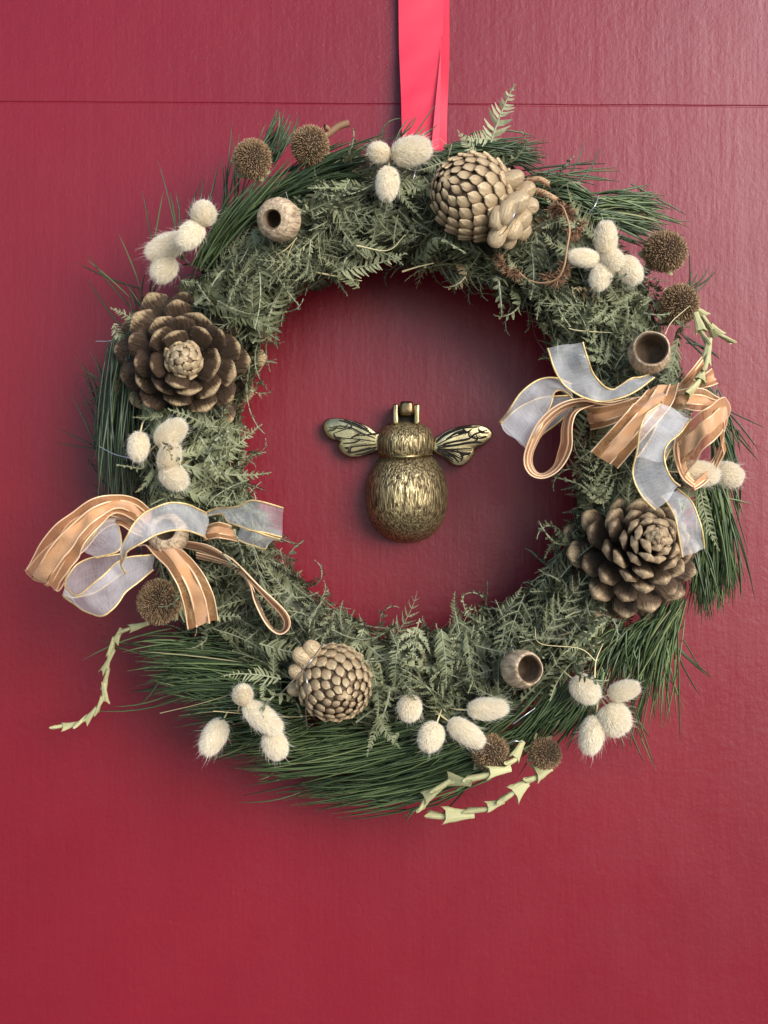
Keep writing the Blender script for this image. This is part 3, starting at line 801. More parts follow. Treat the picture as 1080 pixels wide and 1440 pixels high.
# ------------------------------------------------------------------ pine cones
def scale_mesh(name, m, W, T, lift, keel, nu=9, nv=12, base=.42, tipdrop=0.0):
    us = np.linspace(-1, 1, nu); vs = 1 - (1 - np.linspace(0, 1, nv)) ** 1.5
    top, bot, alt, alb = [], [], [], []
    for v in vs:
        s = min(1, v / .62); s = s * s * (3 - 2 * s)
        w = W * .5 * (base + (1 - base) * s)
        if v > .76: w *= max(.42, max(0, 1 - ((v - .76) / .25) ** 2.8) ** .5)
        th = T * (.30 + .95 * min(1, v * 1.15) ** 2)
        z0 = lift * v ** 2.2 - tipdrop * max(0, v - .8) * 5
        for u in us:
            x = u * w
            y = v - .05 * abs(u) ** 2.2 * v
            cup = -.025 * W * u * u * v
            ridge = keel * max(0, 1 - abs(u) * 1.6) * (max(0, v - .55) / .45)
            edge = 1 - abs(u) ** 4 * .8
            fr = 1.0 if v < .99 else .25
            top.append((x, y, z0 + cup + th * .5 * edge * fr + ridge * .4)); alt.append(v)
            bot.append((x, y, z0 + cup - th * .5 * edge * fr - ridge)); alb.append(min(1.05, v * 1.05 + .06))
    n = len(top); V = np.array(top + bot); Ft = grid_faces(nv, nu); Fb = Ft[:, ::-1] + n
    side = []
    for k in range(nv - 1):
        side += [(k * nu, (k + 1) * nu, (k + 1) * nu + n, k * nu + n), ((k + 1) * nu + nu - 1, k * nu + nu - 1, k * nu + nu - 1 + n, (k + 1) * nu + nu - 1 + n)]
    for k in range(nu - 1):
        side.append(((nv - 1) * nu + k, (nv - 1) * nu + k + 1, (nv - 1) * nu + k + 1 + n, (nv - 1) * nu + k + n))
    return qmesh(name, V, np.vstack((Ft, Fb, np.array(side))), m, True, attrs={'along': np.array(alt + alb)})
def pillow_mesh(name, m, nu=9, keel=.12, pt=.35):
    # shield-shaped scale end: x across, y towards the cone's tip (free, raised edge), z outwards; size 1
    V, al = [], []
    nv = 10
    for i in range(nv):
        v = -1 + 2 * i / (nv - 1)
        w = .86 + .14 * (v + 1) if v < 0 else max(.10, (1 - v ** 2.1) ** .62)
        for j in range(nu):
            u = -1 + 2 * j / (nu - 1)
            z = .30 * v + .17 * (1 - u * u) * (1 - .45 * v * v) + keel * max(0, 1 - abs(u) * 1.4) * max(0, 1 - abs(v - .25) * 1.1)
            if v > .6: z -= .5 * (v - .6) ** 2
            V.append((u * w * .5, v * .5 - .06 * u * u, z * .62))
            al.append(min(1, max(0, .62 + .42 * v - .22 * abs(u) ** 3)))
    V = np.array(V); n = len(V)
    Fq = grid_faces(nv, nu)
    low = V.copy(); low[:, 2] -= .22; low[:, 0] *= .92; low[:, 1] = low[:, 1] * .94 - .02
    ring = [j for j in range(nu)] + [i * nu + nu - 1 for i in range(1, nv)] + [(nv - 1) * nu + j for j in range(nu - 2, -1, -1)] + [i * nu for i in range(nv - 2, 0, -1)]
    sd = [(ring[k], ring[k - 1], ring[k - 1] + n, ring[k] + n) for k in range(len(ring))]
    return qmesh(name, np.vstack((V, low)), np.vstack((Fq, np.array(sd))), m, True, attrs={'along': np.array(al + [.1] * n)})

def knob_mesh():
    v, f = lathe([(.002, -.5)] + [(.5 * math.cos(a) ** .8, .5 * math.sin(a)) for a in np.linspace(-1.4, 1.4, 11)] + [(.002, .5)], 14)
    v = v[:, [0, 2, 1]]; v[:, 2] = v[:, 2] * .85 + .10 * np.maximum(0, 1 - np.abs(v[:, 0]) * 5) * (v[:, 2] > 0)
    v[:, 0] *= 1 - .25 * v[:, 1]
    return qmesh('scale', v, f, M['scale_gold'], True, attrs={'along': .55 + .5 * v[:, 2]})
def core_mesh(parent, Mx, loc, prof, m):
    v, f = lathe(prof, 20)
    o = mesh_obj('core', qmesh('core', v, f, m, True), parent)
    place(o, mat4(Mx, loc)); return o

def axis_frame(ax):
    z = unit(ax); x = unit(np.cross((0.2, 0.1, 1.0), z)); y = np.cross(z, x)
    return np.column_stack((x, y, z))

def open_cone(label, base, ax, N, H, rbase, Lb, Lt, a0, a1, msh, Wb, Wt, rot0, bud=None, exp=1.0, jit=.06):
    c = empty('pine_cone', label, 'pine cone', 'pine cones wired to the wreath', loc=base)
    A = axis_frame(ax)
    core_mesh(c, A, base, [(.0005, -.004), (rbase * .9, 0), (rbase * .85, H * .3), (rbase * .5, H * .75), (rbase * .2, H * .95), (.0003, H)], M['cone_core'])
    for k in range(N):
        t = k / (N - 1); t2 = t ** exp
        phi = k * 2.399963 + rot0 + rr.gauss(0, jit)
        tilt = a0 + (a1 - a0) * t2 + rr.gauss(0, jit)
        rad = rbase * (1 - t2) ** .7 * .8
        L = (Lb + (Lt - Lb) * t2) * rr.uniform(.94, 1.06)
        ro = A[:, 0] * math.cos(phi) + A[:, 1] * math.sin(phi)
        d = ro * math.sin(tilt) + A[:, 2] * math.cos(tilt)
        up = A[:, 2] * math.sin(tilt) - ro * math.cos(tilt)
        p = base + A[:, 2] * (H * t2 * .92) + ro * rad
        o = mesh_obj('scale', msh, c)
        place(o, mat4(frame(d, up), p, ((Wb + (Wt - Wb) * t2) * rr.uniform(.93, 1.07), L, (Lb + L) * .5)))
    if bud:
        n, R0, hh, z0, pm = bud
        for k in range(n):
            t = k / n
            el = math.acos(1 - t * 1.15) if t * 1.15 < 2 else PI
            phi = -k * 2.399963
            ro = A[:, 0] * math.cos(phi) + A[:, 1] * math.sin(phi)
            nrm = unit(ro * math.sin(el) + A[:, 2] * math.cos(el) * 1.15)
            p = base + A[:, 2] * (z0 + hh * math.cos(el)) + ro * R0 * math.sin(el)
            yv = unit(A[:, 2] - nrm * np.dot(A[:, 2], nrm)) if el > .05 else A[:, 0]
            o = mesh_obj('scale', pm, c)
            sz = R0 * (.34 + .62 * t)
            place(o, mat4(frame(yv, nrm), p, (sz * 1.35, sz * 1.7, sz * 1.2)))
        core_mesh(c, A, base, [(.0004, 0), (R0 * .75, z0 - hh * .8), (R0 * .95, z0 - hh * .2), (R0 * .8, z0 + hh * .5), (R0 * .4, z0 + hh * .9), (.0004, z0 + hh)], M['scale_gold_core'])
    return c
M['scale_gold_core'] = m_plain('bud_core', (0.16, 0.10, 0.055), 0.7)
sc_open = [scale_mesh('scale', M['scale_open'], 1.0, .055, .10, .02), scale_mesh('scale', M['scale_open'], 1.0, .15, .03, .05)]
sc_tan = scale_mesh('scale', M['scale_tan'], 1.0, .09, .10, .04, base=.5)
pl_gold = pillow_mesh('scale', M['scale_gold'])
KNOB = knob_mesh()
pl_bud = pillow_mesh('scale', M['scale_gold'], keel=.12)

open_cone('large wide open brown pine cone with a closed golden bud at its middle', P(262, 513, .050), (.15, -1, -.07), 42, .040, .009, .0395, .0215, R(101), R(52), sc_open[0], .0205, .0145, .4,
          bud=(26, .0090, .0150, .0400, pl_bud), exp=1.0)
open_cone('wide open tan pine cone below the white ribbon tail', P(880, 785, .056), (.10, -1, .25), 78, .048, .009, .0355, .016, R(108), R(8), sc_tan, .0175, .0085, 1.1, exp=.95, jit=.05)

def closed_cone(label, ctr, ax, N, L, Rm, knobs, seed, spin=1):
    c = empty('pine_cone', label, 'pine cone', 'pine cones wired to the wreath', loc=ctr)
    A = axis_frame(ax)
    def prof(u):                    # u 0 tip .. 1 base; egg shape
        z = L * (.5 - u)
        r = Rm * (math.sin(PI * min(1, (u * .94 + .0)) ** .78)) ** .72 if u > 0 else 0
        return r, z
    us = np.linspace(0, .99, 200); rs = np.array([prof(u)[0] for u in us]); zs = np.array([prof(u)[1] for u in us])
    ds = np.hypot(np.gradient(rs), np.gradient(zs)); area = np.cumsum(2 * PI * rs * ds); area /= area[-1]
    tot = np.sum(2 * PI * rs * ds)
    core_mesh(c, A, ctr, [(max(.0003, prof(u)[0] * .90), prof(u)[1] * .93) for u in np.linspace(0.001, .985, 20)], M['scale_gold_core'])
    for k in range(N):
        f = ((k + .5) / N) ** 1.28
        u = np.interp(f, area, us); r, z = prof(u); e = 2e-3
        r2, z2 = prof(min(.99, u + e)); r1, z1 = prof(max(1e-4, u - e))
        phi = spin * k * 2.399963 + seed
        ro = A[:, 0] * math.cos(phi) + A[:, 1] * math.sin(phi)
        tn = unit(ro * (r1 - r2) + A[:, 2] * (z1 - z2))       # towards the tip
        nr = unit(np.cross(np.cross(A[:, 2], ro), tn)); nr = nr if np.dot(nr, ro + A[:, 2] * .3 * (1 if u < .3 else 0)) > 0 else -nr
        p = ctr + ro * r * .97 + A[:, 2] * z
        sz = math.sqrt(tot / N) * (1.0 - .58 * (1 - f) ** 4.0) * rr.uniform(.96, 1.04)
        if u > .9: continue
        o = mesh_obj('scale', pl_gold, c)
        place(o, mat4(frame(tn, nr), p, (sz * 1.22 * rr.uniform(.94, 1.06), sz * 1.75, sz * 1.15)))
    for (x, y, h, sx, sy, rot) in knobs:
        p = P(x, y, h)
        o = mesh_obj('scale', KNOB, c)
        yv = np.array((math.sin(R(rot)), -.25, math.cos(R(rot))))
        place(o, mat4(frame(yv, (0.25, -1, 0)), p, (SZ(sx, h), SZ(sy, h), SZ((sx + sy) * .42, h))))
    return c
closed_cone('closed gold sprayed pine cone at the top, beside the red ribbon', P(672, 280, .080), (-.66, -.72, .14), 128, .060, .0228, [
    (720, 252, .096, 26, 36, 70), (739, 268, .088, 26, 30, 60), (743, 290, .09, 28, 30, 90), (728, 284, .102, 30, 36, 60), (733, 308, .094, 30, 32, 50), (712, 298, .104, 26, 36, 20),
    (722, 322, .094, 28, 32, 30), (700, 306, .102, 24, 34, 10), (700, 331, .095, 26, 36, 25), (716, 338, .086, 22, 26, 40), (735, 325, .084, 24, 26, 50)], 0.5)
closed_cone('closed gold sprayed pine cone at the bottom, bound with wire', P(468, 957, .080), (.33, -1, -.20), 124, .052, .0206, [
    (424, 922, .092, 26, 28, -60), (420, 944, .088, 26, 30, -80), (416, 968, .080, 24, 26, -110), (438, 912, .092, 26, 26, -40)], 2.1, -1)

# ------------------------------------------------------------------ bunny tails
def tail_mesh(seed, nh):
    r = np.random.default_rng(seed)
    # egg along +Y, unit length from -0.5 to 0.5, unit diameter scaled on placement
    bag = Bag()
    n = nh
    t = r.uniform(-.5, .5, n); a = r.uniform(0, 2 * PI, n)
    def rad(t): return .40 * np.sqrt(np.maximum(0, 1 - (t / .5) ** 2)) * (1 - .12 * t)
    for k in range(n):
        ro = np.array((math.cos(a[k]), 0, math.sin(a[k])))
        p = ro * rad(t[k]) * .9 + np.array((0, t[k] * .92, 0))
        d = unit(ro * (1.0 + .2 * r.normal()) + np.array((0, .75 + 1.3 * (t[k] + .2), 0)) + r.normal(0, .28, 3))
        l = r.uniform(.09, .20) * (1.0 if r.random() > .02 else 2.6)
        w = r.uniform(.005, .009) if l < .2 else .004
        sd = unit(np.cross(d, r.normal(0, 1, 3))) * w
        q1 = p + d * l * .55; d2 = unit(d + np.array((0, .5, 0)) + r.normal(0, .25, 3)); q2 = q1 + d2 * l * .45
        V = np.array([p - sd, p + sd, q1 - sd * .7, q1 + sd * .7, q2 - sd * .12, q2 + sd * .12])
        bag.add(V, [[0, 1, 3, 2], [2, 3, 5, 4]], r.random())
    return bag.mesh('fur', M['fur'])
def tail_core():
    prof = [(.001, -.5)] + [(.33 * math.sqrt(max(0, 1 - (t / .5) ** 2)) * (1 - .12 * t), t * .94) for t in np.linspace(-.48, .48, 14)] + [(.001, .49)]
    v, f = lathe(prof, 18)
    v = v[:, [0, 2, 1]]
    v += (vnoise(v * 9) * .03)[:, None] * v
    return qmesh('seed_head', v, f, M['furbody'], True)
TM = [tail_mesh(s, 8000) for s in (1, 2, 3)]
TC = tail_core()
TG = 'cream bunny tail seed heads'
# label, centre, size along/across, pointing angle (degrees clockwise from up in the picture), tilt towards the viewer
TAILS = [
    ('small round cream bunny tail, highest of the upper-left cluster', 286, 302, 40, 40, 20, .6), ('cream bunny tail just under the highest one of the upper-left cluster', 269, 329, 52, 42, 215, .3),
    ('long cream bunny tail pointing left toward the door in the upper-left cluster', 236, 346, 66, 44, 242, .2), ('lowest cream bunny tail of the upper-left cluster, just above the open brown cone', 232, 377, 48, 44, 215, .3),
    ('small round cream bunny tail nearest the red ribbon on its left', 534, 215, 38, 38, 270, .8), ('fat horizontal cream bunny tail in front of the red ribbon end', 576, 213, 62, 48, 82, .2), ('cream bunny tail hanging straight down below the red ribbon', 545, 256, 58, 38, 184, .2),
    ('cream bunny tail pointing up in the upper-right cluster', 852, 338, 54, 38, 358, .3), ('thin cream bunny tail pointing left in the upper-right cluster', 824, 363, 50, 33, 275, .2), ('cream bunny tail pointing down in the upper-right cluster', 846, 387, 50, 38, 205, .3),
    ('cream bunny tail at the right of the upper-right cluster, toward the spiky balls', 884, 378, 52, 42, 150, .3), ('short middle cream bunny tail where the upper-right cluster meets', 860, 364, 42, 36, 150, .7),
    ('cream bunny tail set apart on the left under the open brown cone', 195, 626, 46, 38, 180, .5), ('cream bunny tail right below the open brown cone, pointing up', 238, 611, 56, 44, 55, .3), ('middle cream bunny tail between the brown cone and the left bow', 238, 645, 50, 44, 20, .5),
    ('cream bunny tail just above the left bow', 243, 669, 50, 44, 130, .5),
    ('small round cream bunny tail topmost of the lower-left cluster', 341, 978, 36, 36, 20, .7), ('longest beige bunny tail of the lower-left cluster', 367, 1008, 68, 42, 125, .2), ('white bunny tail at the far left of the lower-left cluster over the red door', 302, 1034, 58, 42, 208, .2), ('lowest bunny tail of the lower-left cluster', 386, 1046, 44, 40, 150, .4),
    ('round cream bunny tail right of the bottom golden cone', 576, 994, 44, 42, 180, .8), ('cream bunny tail lowest of the bottom-middle four', 607, 1034, 50, 46, 205, .4), ('cream bunny tail resting on the bottom spiky ball', 653, 1029, 60, 42, 122, .2), ('horizontal cream bunny tail below the tilted barrel gumnut', 683, 997, 60, 40, 85, .2),
    ('cream bunny tail at the upper left of the lower-right cluster', 821, 968, 50, 42, 130, .4), ('cream bunny tail at the upper right of the lower-right cluster', 875, 972, 50, 38, 70, .3), ('bright bunny tail in the middle of the lower-right cluster', 863, 1010, 54, 54, 150, .5), ('lowest bunny tail of the lower-right cluster, pointing down over the red door', 833, 1031, 60, 44, 195, .2),
    ('bright bunny tail sticking out past the right bow over the red door', 1022, 667, 48, 42, 110, .3), ('bunny tail half hidden behind the copper loops of the right bow', 982, 666, 62, 42, 95, .2),
]
stem_dir = {}
for k, (lab, x, y, l, w, ang, tl) in enumerate(TAILS):
    h = max(.072, ring_h(x, y)) + .014
    if k in (2, 3, 18, 28): h = .066
    c = P(x, y, h)
    e = empty('bunny_tail', lab, 'bunny tail', TG, loc=c)
    d = unit(np.array((math.sin(R(ang)), -tl, math.cos(R(ang)))))
    Mx = frame(d, (0, -1, 0.1))
    Lm, Wm = SZ(l, h) * .86, SZ(w, h) * .90
    mm = mat4(Mx, c, (Wm * rr.uniform(.9, 1.14), Lm * rr.uniform(.95, 1.1), Wm * rr.uniform(.85, 1.0)))
    place(mesh_obj('seed_head', TC, e), mm)
    fo = mesh_obj('fur', TM[k % 3], e, kind='stuff'); place(fo, mm)
    p0 = c - d * Lm * .45
    pts = catmull([p0, p0 - d * .008 + np.array((0, .004, 0)), p0 - d * .014 + np.array((0, .016, 0))], 8)
    v, f = tube(pts, .0005, 5)
    so = mesh_obj('stem', qmesh('stem', v - c, f, M['straw'], True, np.full(len(v), .8)), e)

# ------------------------------------------------------------------ spiky seed balls
def ball_mesh(seed):
    r = np.random.default_rng(seed); bag = Bag(); n = 1500
    for k in range(n):
        z = 1 - 2 * (k + .5) / n; a = k * 2.399963; q = math.sqrt(1 - z * z)
        d0 = np.array((q * math.cos(a), q * math.sin(a), z))
        d = unit(d0 + r.normal(0, .22, 3)); l = r.uniform(.07, .13)
        p = d0 * .45; w = .017
        x = unit(np.cross(d, r.normal(0, 1, 3))); y = np.cross(d, x)
        tri = [x, -.5 * x + .87 * y, -.5 * x - .87 * y]
        hook = unit(d + r.normal(0, .5, 3))
        V = np.array([p + w * t for t in tri] + [p + d * l * .6 + w * .62 * t for t in tri] + [p + d * l * .6 + hook * l * .4 + w * .16 * t for t in tri])
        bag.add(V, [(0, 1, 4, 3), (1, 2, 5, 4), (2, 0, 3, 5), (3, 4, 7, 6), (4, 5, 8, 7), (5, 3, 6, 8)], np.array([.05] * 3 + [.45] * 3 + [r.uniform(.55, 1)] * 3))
    return bag.mesh('spines', M['spine'])
BM = [ball_mesh(s) for s in (11, 12)]
v, f = lathe([(.0005, -.43)] + [(.43 * math.cos(a), .43 * math.sin(a)) for a in np.linspace(-1.5, 1.5, 12)] + [(.0005, .43)], 20)
BC = qmesh('seed_core', v, f, M['brown'], True)
# calyx: thin pale bracts behind the ball
def calyx():
    bag = Bag()
    for k in range(6):
        a = k * PI / 3 + rr.uniform(-.3, .3); d = np.array((math.cos(a), math.sin(a), -.15)); s = np.array((-math.sin(a), math.cos(a), 0))
        p = d * .08 + np.array((0, 0, -.40)); V = []
        for t, w in ((0, .10), (.25, .17), (.45, .13), (.6, .02)):
            c = p + d * t + np.array((0, 0, .25 * t * t)); V += [c - s * w, c + s * w]
        bag.add(np.array(V), [(0, 1, 3, 2), (2, 3, 5, 4), (4, 5, 7, 6)], rr.random())
    return bag.mesh('calyx', M['pod'])
CAL = calyx()
for k, (lab, x, y, d, dh) in enumerate([
        ('spiky brown seed ball at the upper left, beside the dark pine tuft', 355, 224, 55, 0), ('spiky brown seed ball between the upper-left ball and the red ribbon', 436, 205, 56, 0),
        ('larger spiky brown seed ball at the upper right edge, under the pine needles', 935, 354, 60, 0), ('spiky brown seed ball at the right edge above the dark hollow gumnut', 955, 428, 57, 0),
        ('dark spiky seed ball hanging below the left bow', 224, 846, 62, .006), ('spiky brown seed ball at the bottom, touching a bunny tail', 690, 1058, 54, 0), ('spiky seed ball at the bottom half hidden by pine needles', 766, 1060, 48, .0)]):
    h = max(.050, ring_h(x, y)) + .016 + dh
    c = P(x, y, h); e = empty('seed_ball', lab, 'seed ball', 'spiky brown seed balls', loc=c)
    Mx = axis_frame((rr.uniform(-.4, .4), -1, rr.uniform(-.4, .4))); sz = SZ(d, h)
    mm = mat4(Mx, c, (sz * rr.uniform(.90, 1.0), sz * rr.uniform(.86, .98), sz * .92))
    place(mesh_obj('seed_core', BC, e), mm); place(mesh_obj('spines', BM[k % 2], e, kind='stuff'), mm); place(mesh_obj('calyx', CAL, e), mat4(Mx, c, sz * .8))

# ------------------------------------------------------------------ gumnuts
def gumnut(lab, x, y, h, d, ax, wide, long):
    c = P(x, y, h); e = empty('gumnut', lab, 'gumnut', 'hollow brown gumnuts', loc=c)
    A = axis_frame(ax); r = SZ(d, h) / 2; L = r * long; w = wide
    out = [(.02, -1.0), (.35, -.97), (.68, -.80), (.92, -.42), (1.0, 0.0), (.985, .32), (.92, .62), (.80 if w < .6 else .86, .86), (max(w + .10, .1), .985), (w + .03, 1.0)]
    ins = [(w + .03, 1.0), (w - .03, .965), (w - .05, .80), (w - .03, .55), (w + .08 if w < .6 else w - .08, .2), (w * .9, -.25), (w * .45, -.55), (.01, -.6)]
    for nm, pr, m in (('shell', out, 'nut'), ('hollow', ins, 'nutin')):
        v, f = lathe([(a * r, b * L) for a, b in pr], 32)
        q = v / r
        v = v * (1 + vnoise(q * 2.2 + x)[:, None] * .045 + vnoise(q * np.array((9, 9, 2)) + 7)[:, None] * .012)
        o = mesh_obj(nm, qmesh(nm, v, f if nm == 'shell' else f, M[m], True), e); place(o, mat4(A, c))
    return e
gumnut('round tan gumnut with a small dark hole beside the upper-left needles', 394, 309, .090, 62, (-.36, -1, -.22), .42, .86)
gumnut('wide open gumnut bowl with a dark inside above the right bow', 913, 497, .088, 60, (-.12, -1, .16), .74, .78)
gumnut('tilted barrel gumnut with its dark opening facing right, at the bottom', 731, 940, .088, 55, (.42, -.9, .10), .70, .98)
gumnut('gumnut seen through the white ribbon in the middle of the left bow', 237, 752, .088, 58, (-.02, -1, .34), .50, .80)

# ------------------------------------------------------------------ folded pod chains
def pod_mesh(seed):
    # one folded bract: narrow at -Y, flaring to a notched mouth with two pointed lips at +Y
    r = random.Random(seed); nr, nc = 6, 10; V = []
    for i in range(nr):
        t = i / (nr - 1)
        for j in range(nc):
            a = 2 * PI * j / nc
            q = abs(math.cos(a)) ** .7 * math.copysign(1, math.cos(a))
            wx = .20 + .24 * t ** 1.6; wz = .12 + .10 * t * (1 - t * .6)
            y = t + (.13 * t ** 3) * (abs(math.cos(a)) ** 3) - .10 * t ** 3 * (1 - abs(math.cos(a)))
            V.append((q * wx + .05 * t * t * r.uniform(-1, 1), y - .5, math.sin(a) * wz + .06 * t * t))
    return qmesh('pod_segment', V, grid_faces(nr, nc, True), M['pod'], False, np.repeat(np.linspace(.75, .25, nr), nc) + .0)
PM = [pod_mesh(s) for s in (1, 2, 3)]
def chain(lab, pts, n, wpx, curl=.6):
    q = catmull([P(*p) for p in pts], n + 1)
    c = q[0]; e = empty('pod_chain', lab, 'seed pod chain', 'pale folded seed pod chains', loc=c)
    v, f = tube(q, .0011, 6)
    mesh_obj('stalk', qmesh('stalk', v - c, f, M['pod'], True, np.full(len(v), .4)), e)
    for k in range(n):
        a, b = q[k], q[k + 1]; d = b - a; L = np.linalg.norm(d)
        roll = (k % 2) * PI * .45 + rr.uniform(-.4, .4) + .3
        nv = np.array((0, -1, 0)); x = unit(np.cross(d, nv)); nv = nv * math.cos(roll) + x * math.sin(roll)
        o = mesh_obj('pod_segment', PM[k % 3], e)
        w = S * wpx * rr.uniform(.7, 1.0)
        d2 = unit(d) + np.array([rr.gauss(0, .16) for _ in range(3)])
        place(o, mat4(frame(d2, nv), (a + b) / 2, (w * rr.uniform(.75, 1.25), L * rr.uniform(1.2, 1.5), w * 1.05)))
chain('long pale folded pod chain curling down over the red door at the far left', [(206, 878, .052), (175, 886, .048), (158, 905, .044), (150, 945, .038), (146, 980, .034), (128, 1006, .030), (102, 1020, .028), (76, 1022, .026)], 12, 17)
chain('pale pod chain curving under the bottom spiky ball', [(732, 1046, .066), (722, 1070, .072), (700, 1086, .076), (660, 1096, .074), (625, 1103, .068), (606, 1116, .062), (594, 1134, .056)], 8, 24)
chain('lowest pale pod chain with jagged tips against the red door', [(770, 1076, .052), (752, 1094, .055), (728, 1110, .056), (706, 1126, .056), (680, 1138, .054), (640, 1147, .050), (606, 1148, .046)], 8, 28)
chain('pale green pod chain hanging at the right edge above the bow', [(978, 444, .072), (988, 468, .076), (996, 492, .082), (992, 515, .092), (984, 535, .102), (968, 556, .108)], 6, 22)
chain('short pale pod sprig pointing out to the right under the spiky ball', [(976, 430, .062), (992, 450, .060), (1004, 466, .058), (1026, 478, .056)], 4, 20)

# ------------------------------------------------------------------ dried brown stalks beside the top cone
ds = empty('dried_stalk', 'curled brown dried stalk with bristly tufts, right of the top golden cone', 'dried stalk', loc=P(790, 340, .08))
def stalk_part(name, pts, r, t, br=0, blen=9, n=30):
    o = curve_part(name, pts, r, M['twig'], ds, t, False, n, 6)
    if br:
        q = catmull([P(*p) for p in pts], 60); bag = Bag()
        for k in range(br):
            p = q[rr.randrange(60)]; d = unit(np.array([rr.gauss(0, 1), rr.gauss(-.4, .7), rr.gauss(0, 1)])); l = S * rr.uniform(.5, 1.2) * blen
            v, f = tube(np.array([p, p + d * l * .5, p + d * l + np.array((0, 0, -.0006))]), [.0005, .0004, .0001], 3)
            bag.add(v, f, rr.uniform(.1, .8))
        b = mesh_obj('bristles', bag.mesh('bristles', M['twig']), ds, kind='stuff'); b.matrix_local = Matrix.Translation(-ds.location)
stalk_part('stem', [(770, 292, .080), (788, 288, .088), (797, 305, .092), (801, 325, .094), (797, 350, .094), (793, 375, .092), (782, 393, .088), (760, 398, .084), (740, 392, .080), (722, 375, .076)], .0006, .8)
stalk_part('tuft', [(776, 298, .080), (790, 292, .084), (804, 305, .084)], .0012, .3, 240, 12)
stalk_part('tuft', [(765, 388, .082), (782, 395, .085), (792, 382, .085), (796, 370, .084)], .0012, .3, 200, 12)
stalk_part('tuft', [(798, 325, .086), (808, 332, .086), (820, 312, .082)], .001, .5, 150, 9)
stalk_part('seed_spike', [(742, 254, .078), (758, 252, .080), (772, 259, .080)], .0018, .9, 130, 6)
stalk_part('seed_spike', [(752, 268, .078), (765, 272, .080), (782, 281, .080)], .0020, .9, 160, 7)
stalk_part('tuft', [(700, 360, .076), (712, 380, .078), (730, 388, .078)], .001, .2, 160, 10)
tw = empty('broken_twig', 'short broken brown twig poking out behind the upper spiky balls', 'twig', loc=P(470, 185, .04))
for nm, pts, r in (('stem', [(445, 200, .05), (462, 188, .05), (476, 178, .05), (491, 173, .05)], .0022), ('side_shoot', [(462, 188, .05), (461, 181, .052), (456, 178, .054)], .0015)):
    curve_part(nm, pts, r, M['twig'], tw, .55, False, 12, 7)

# ------------------------------------------------------------------ ribbon bows
def ribbon_piece(thing, name, A, B, kind, n=56, rip=.0009):
    m = M['organza'] if kind == 'organza' else M['copper']
    o, a, b, N = strip(name, A, B, m, thing, n=n, nc=13, rip=rip)
    em = M['goldedge'] if kind == 'organza' else M['copperedge']
    er = .00055 if kind == 'organza' else .00042
    for q in (a, b):
        v, f = tube(q, er, 5)
        mesh_obj('gold_edge' if kind == 'organza' else 'edge_thread', qmesh('edge', v, f, em, True), o)
    if kind == 'copper':
        for off in (.00035, -.00035):
            s_, *_ = strip('satin_stripe', A, B, M['satin'], thing, n=n, nc=7, rip=rip, off=off, u0=.30, u1=.70)
            s_.parent = o; s_.matrix_local = Matrix.Identity(4)
        for u in (.29, .71):
            q = (a * (1 - u) + b * u) + N[:, 6] * .0004
            v, f = tube(q, .0006, 4)
            mesh_obj('edge_thread', qmesh('edge', v, f, em, True), o)
    return o
def zl(x, y, h): return (30 + x / 2.842, 680 + y / 2.842, h)
def zr(x, y, h): return (690 + x / 2.919, 460 + y / 2.919, h)
def pz(f, rows): return [f(*r_) for r_ in rows]

cl_ = empty('copper_ribbon_bow', 'copper ribbon bow with a big loop over the left edge of the wreath', 'ribbon bow', 'copper ribbon bows', loc=P(*zl(520, 200, .08)))
ribbon_piece(cl_, 'loop', pz(zl, [(520, 110, .082), (460, 62, .092), (380, 46, .104), (270, 72, .112), (130, 180, .110), (14, 342, .098)]),
             pz(zl, [(500, 190, .080), (440, 140, .090), (370, 120, .104), (290, 195, .116), (205, 315, .118), (128, 430, .108)]), 'copper')
ribbon_piece(cl_, 'loop_back', pz(zl, [(14, 342, .098), (30, 335, .090), (120, 240, .082), (230, 130, .078), (330, 110, .076), (470, 150, .076)]),
             pz(zl, [(128, 430, .108), (155, 420, .098), (205, 330, .090), (300, 205, .086), (380, 165, .084), (490, 210, .082)]), 'copper')
ribbon_piece(cl_, 'strap', pz(zl, [(470, 245, .088), (530, 278, .098), (590, 345, .106), (640, 440, .106), (668, 575, .096)]),
             pz(zl, [(590, 262, .086), (650, 275, .098), (715, 345, .108), (765, 440, .108), (786, 545, .098)]), 'copper')
ribbon_piece(cl_, 'narrow_loop', pz(zl, [(640, 225, .084), (760, 250, .092), (860, 320, .098), (960, 420, .098), (1060, 515, .094), (1072, 575, .092), (1030, 602, .092), (975, 560, .092), (930, 470, .092), (905, 390, .092), (840, 320, .090), (700, 275, .084)]),
             pz(zl, [(640, 250, .076), (760, 285, .080), (870, 350, .082), (965, 445, .080), (1040, 530, .076), (1050, 572, .074), (1025, 588, .074), (985, 555, .074), (945, 470, .074), (915, 400, .074), (840, 335, .074), (700, 300, .074)]), 'copper', n=90, rip=.0002)
ribbon_piece(cl_, 'knot', pz(zl, [(740, 170, .086), (790, 155, .092), (830, 170, .086)]), pz(zl, [(735, 225, .084), (795, 215, .094), (850, 232, .082)]), 'copper', n=20)

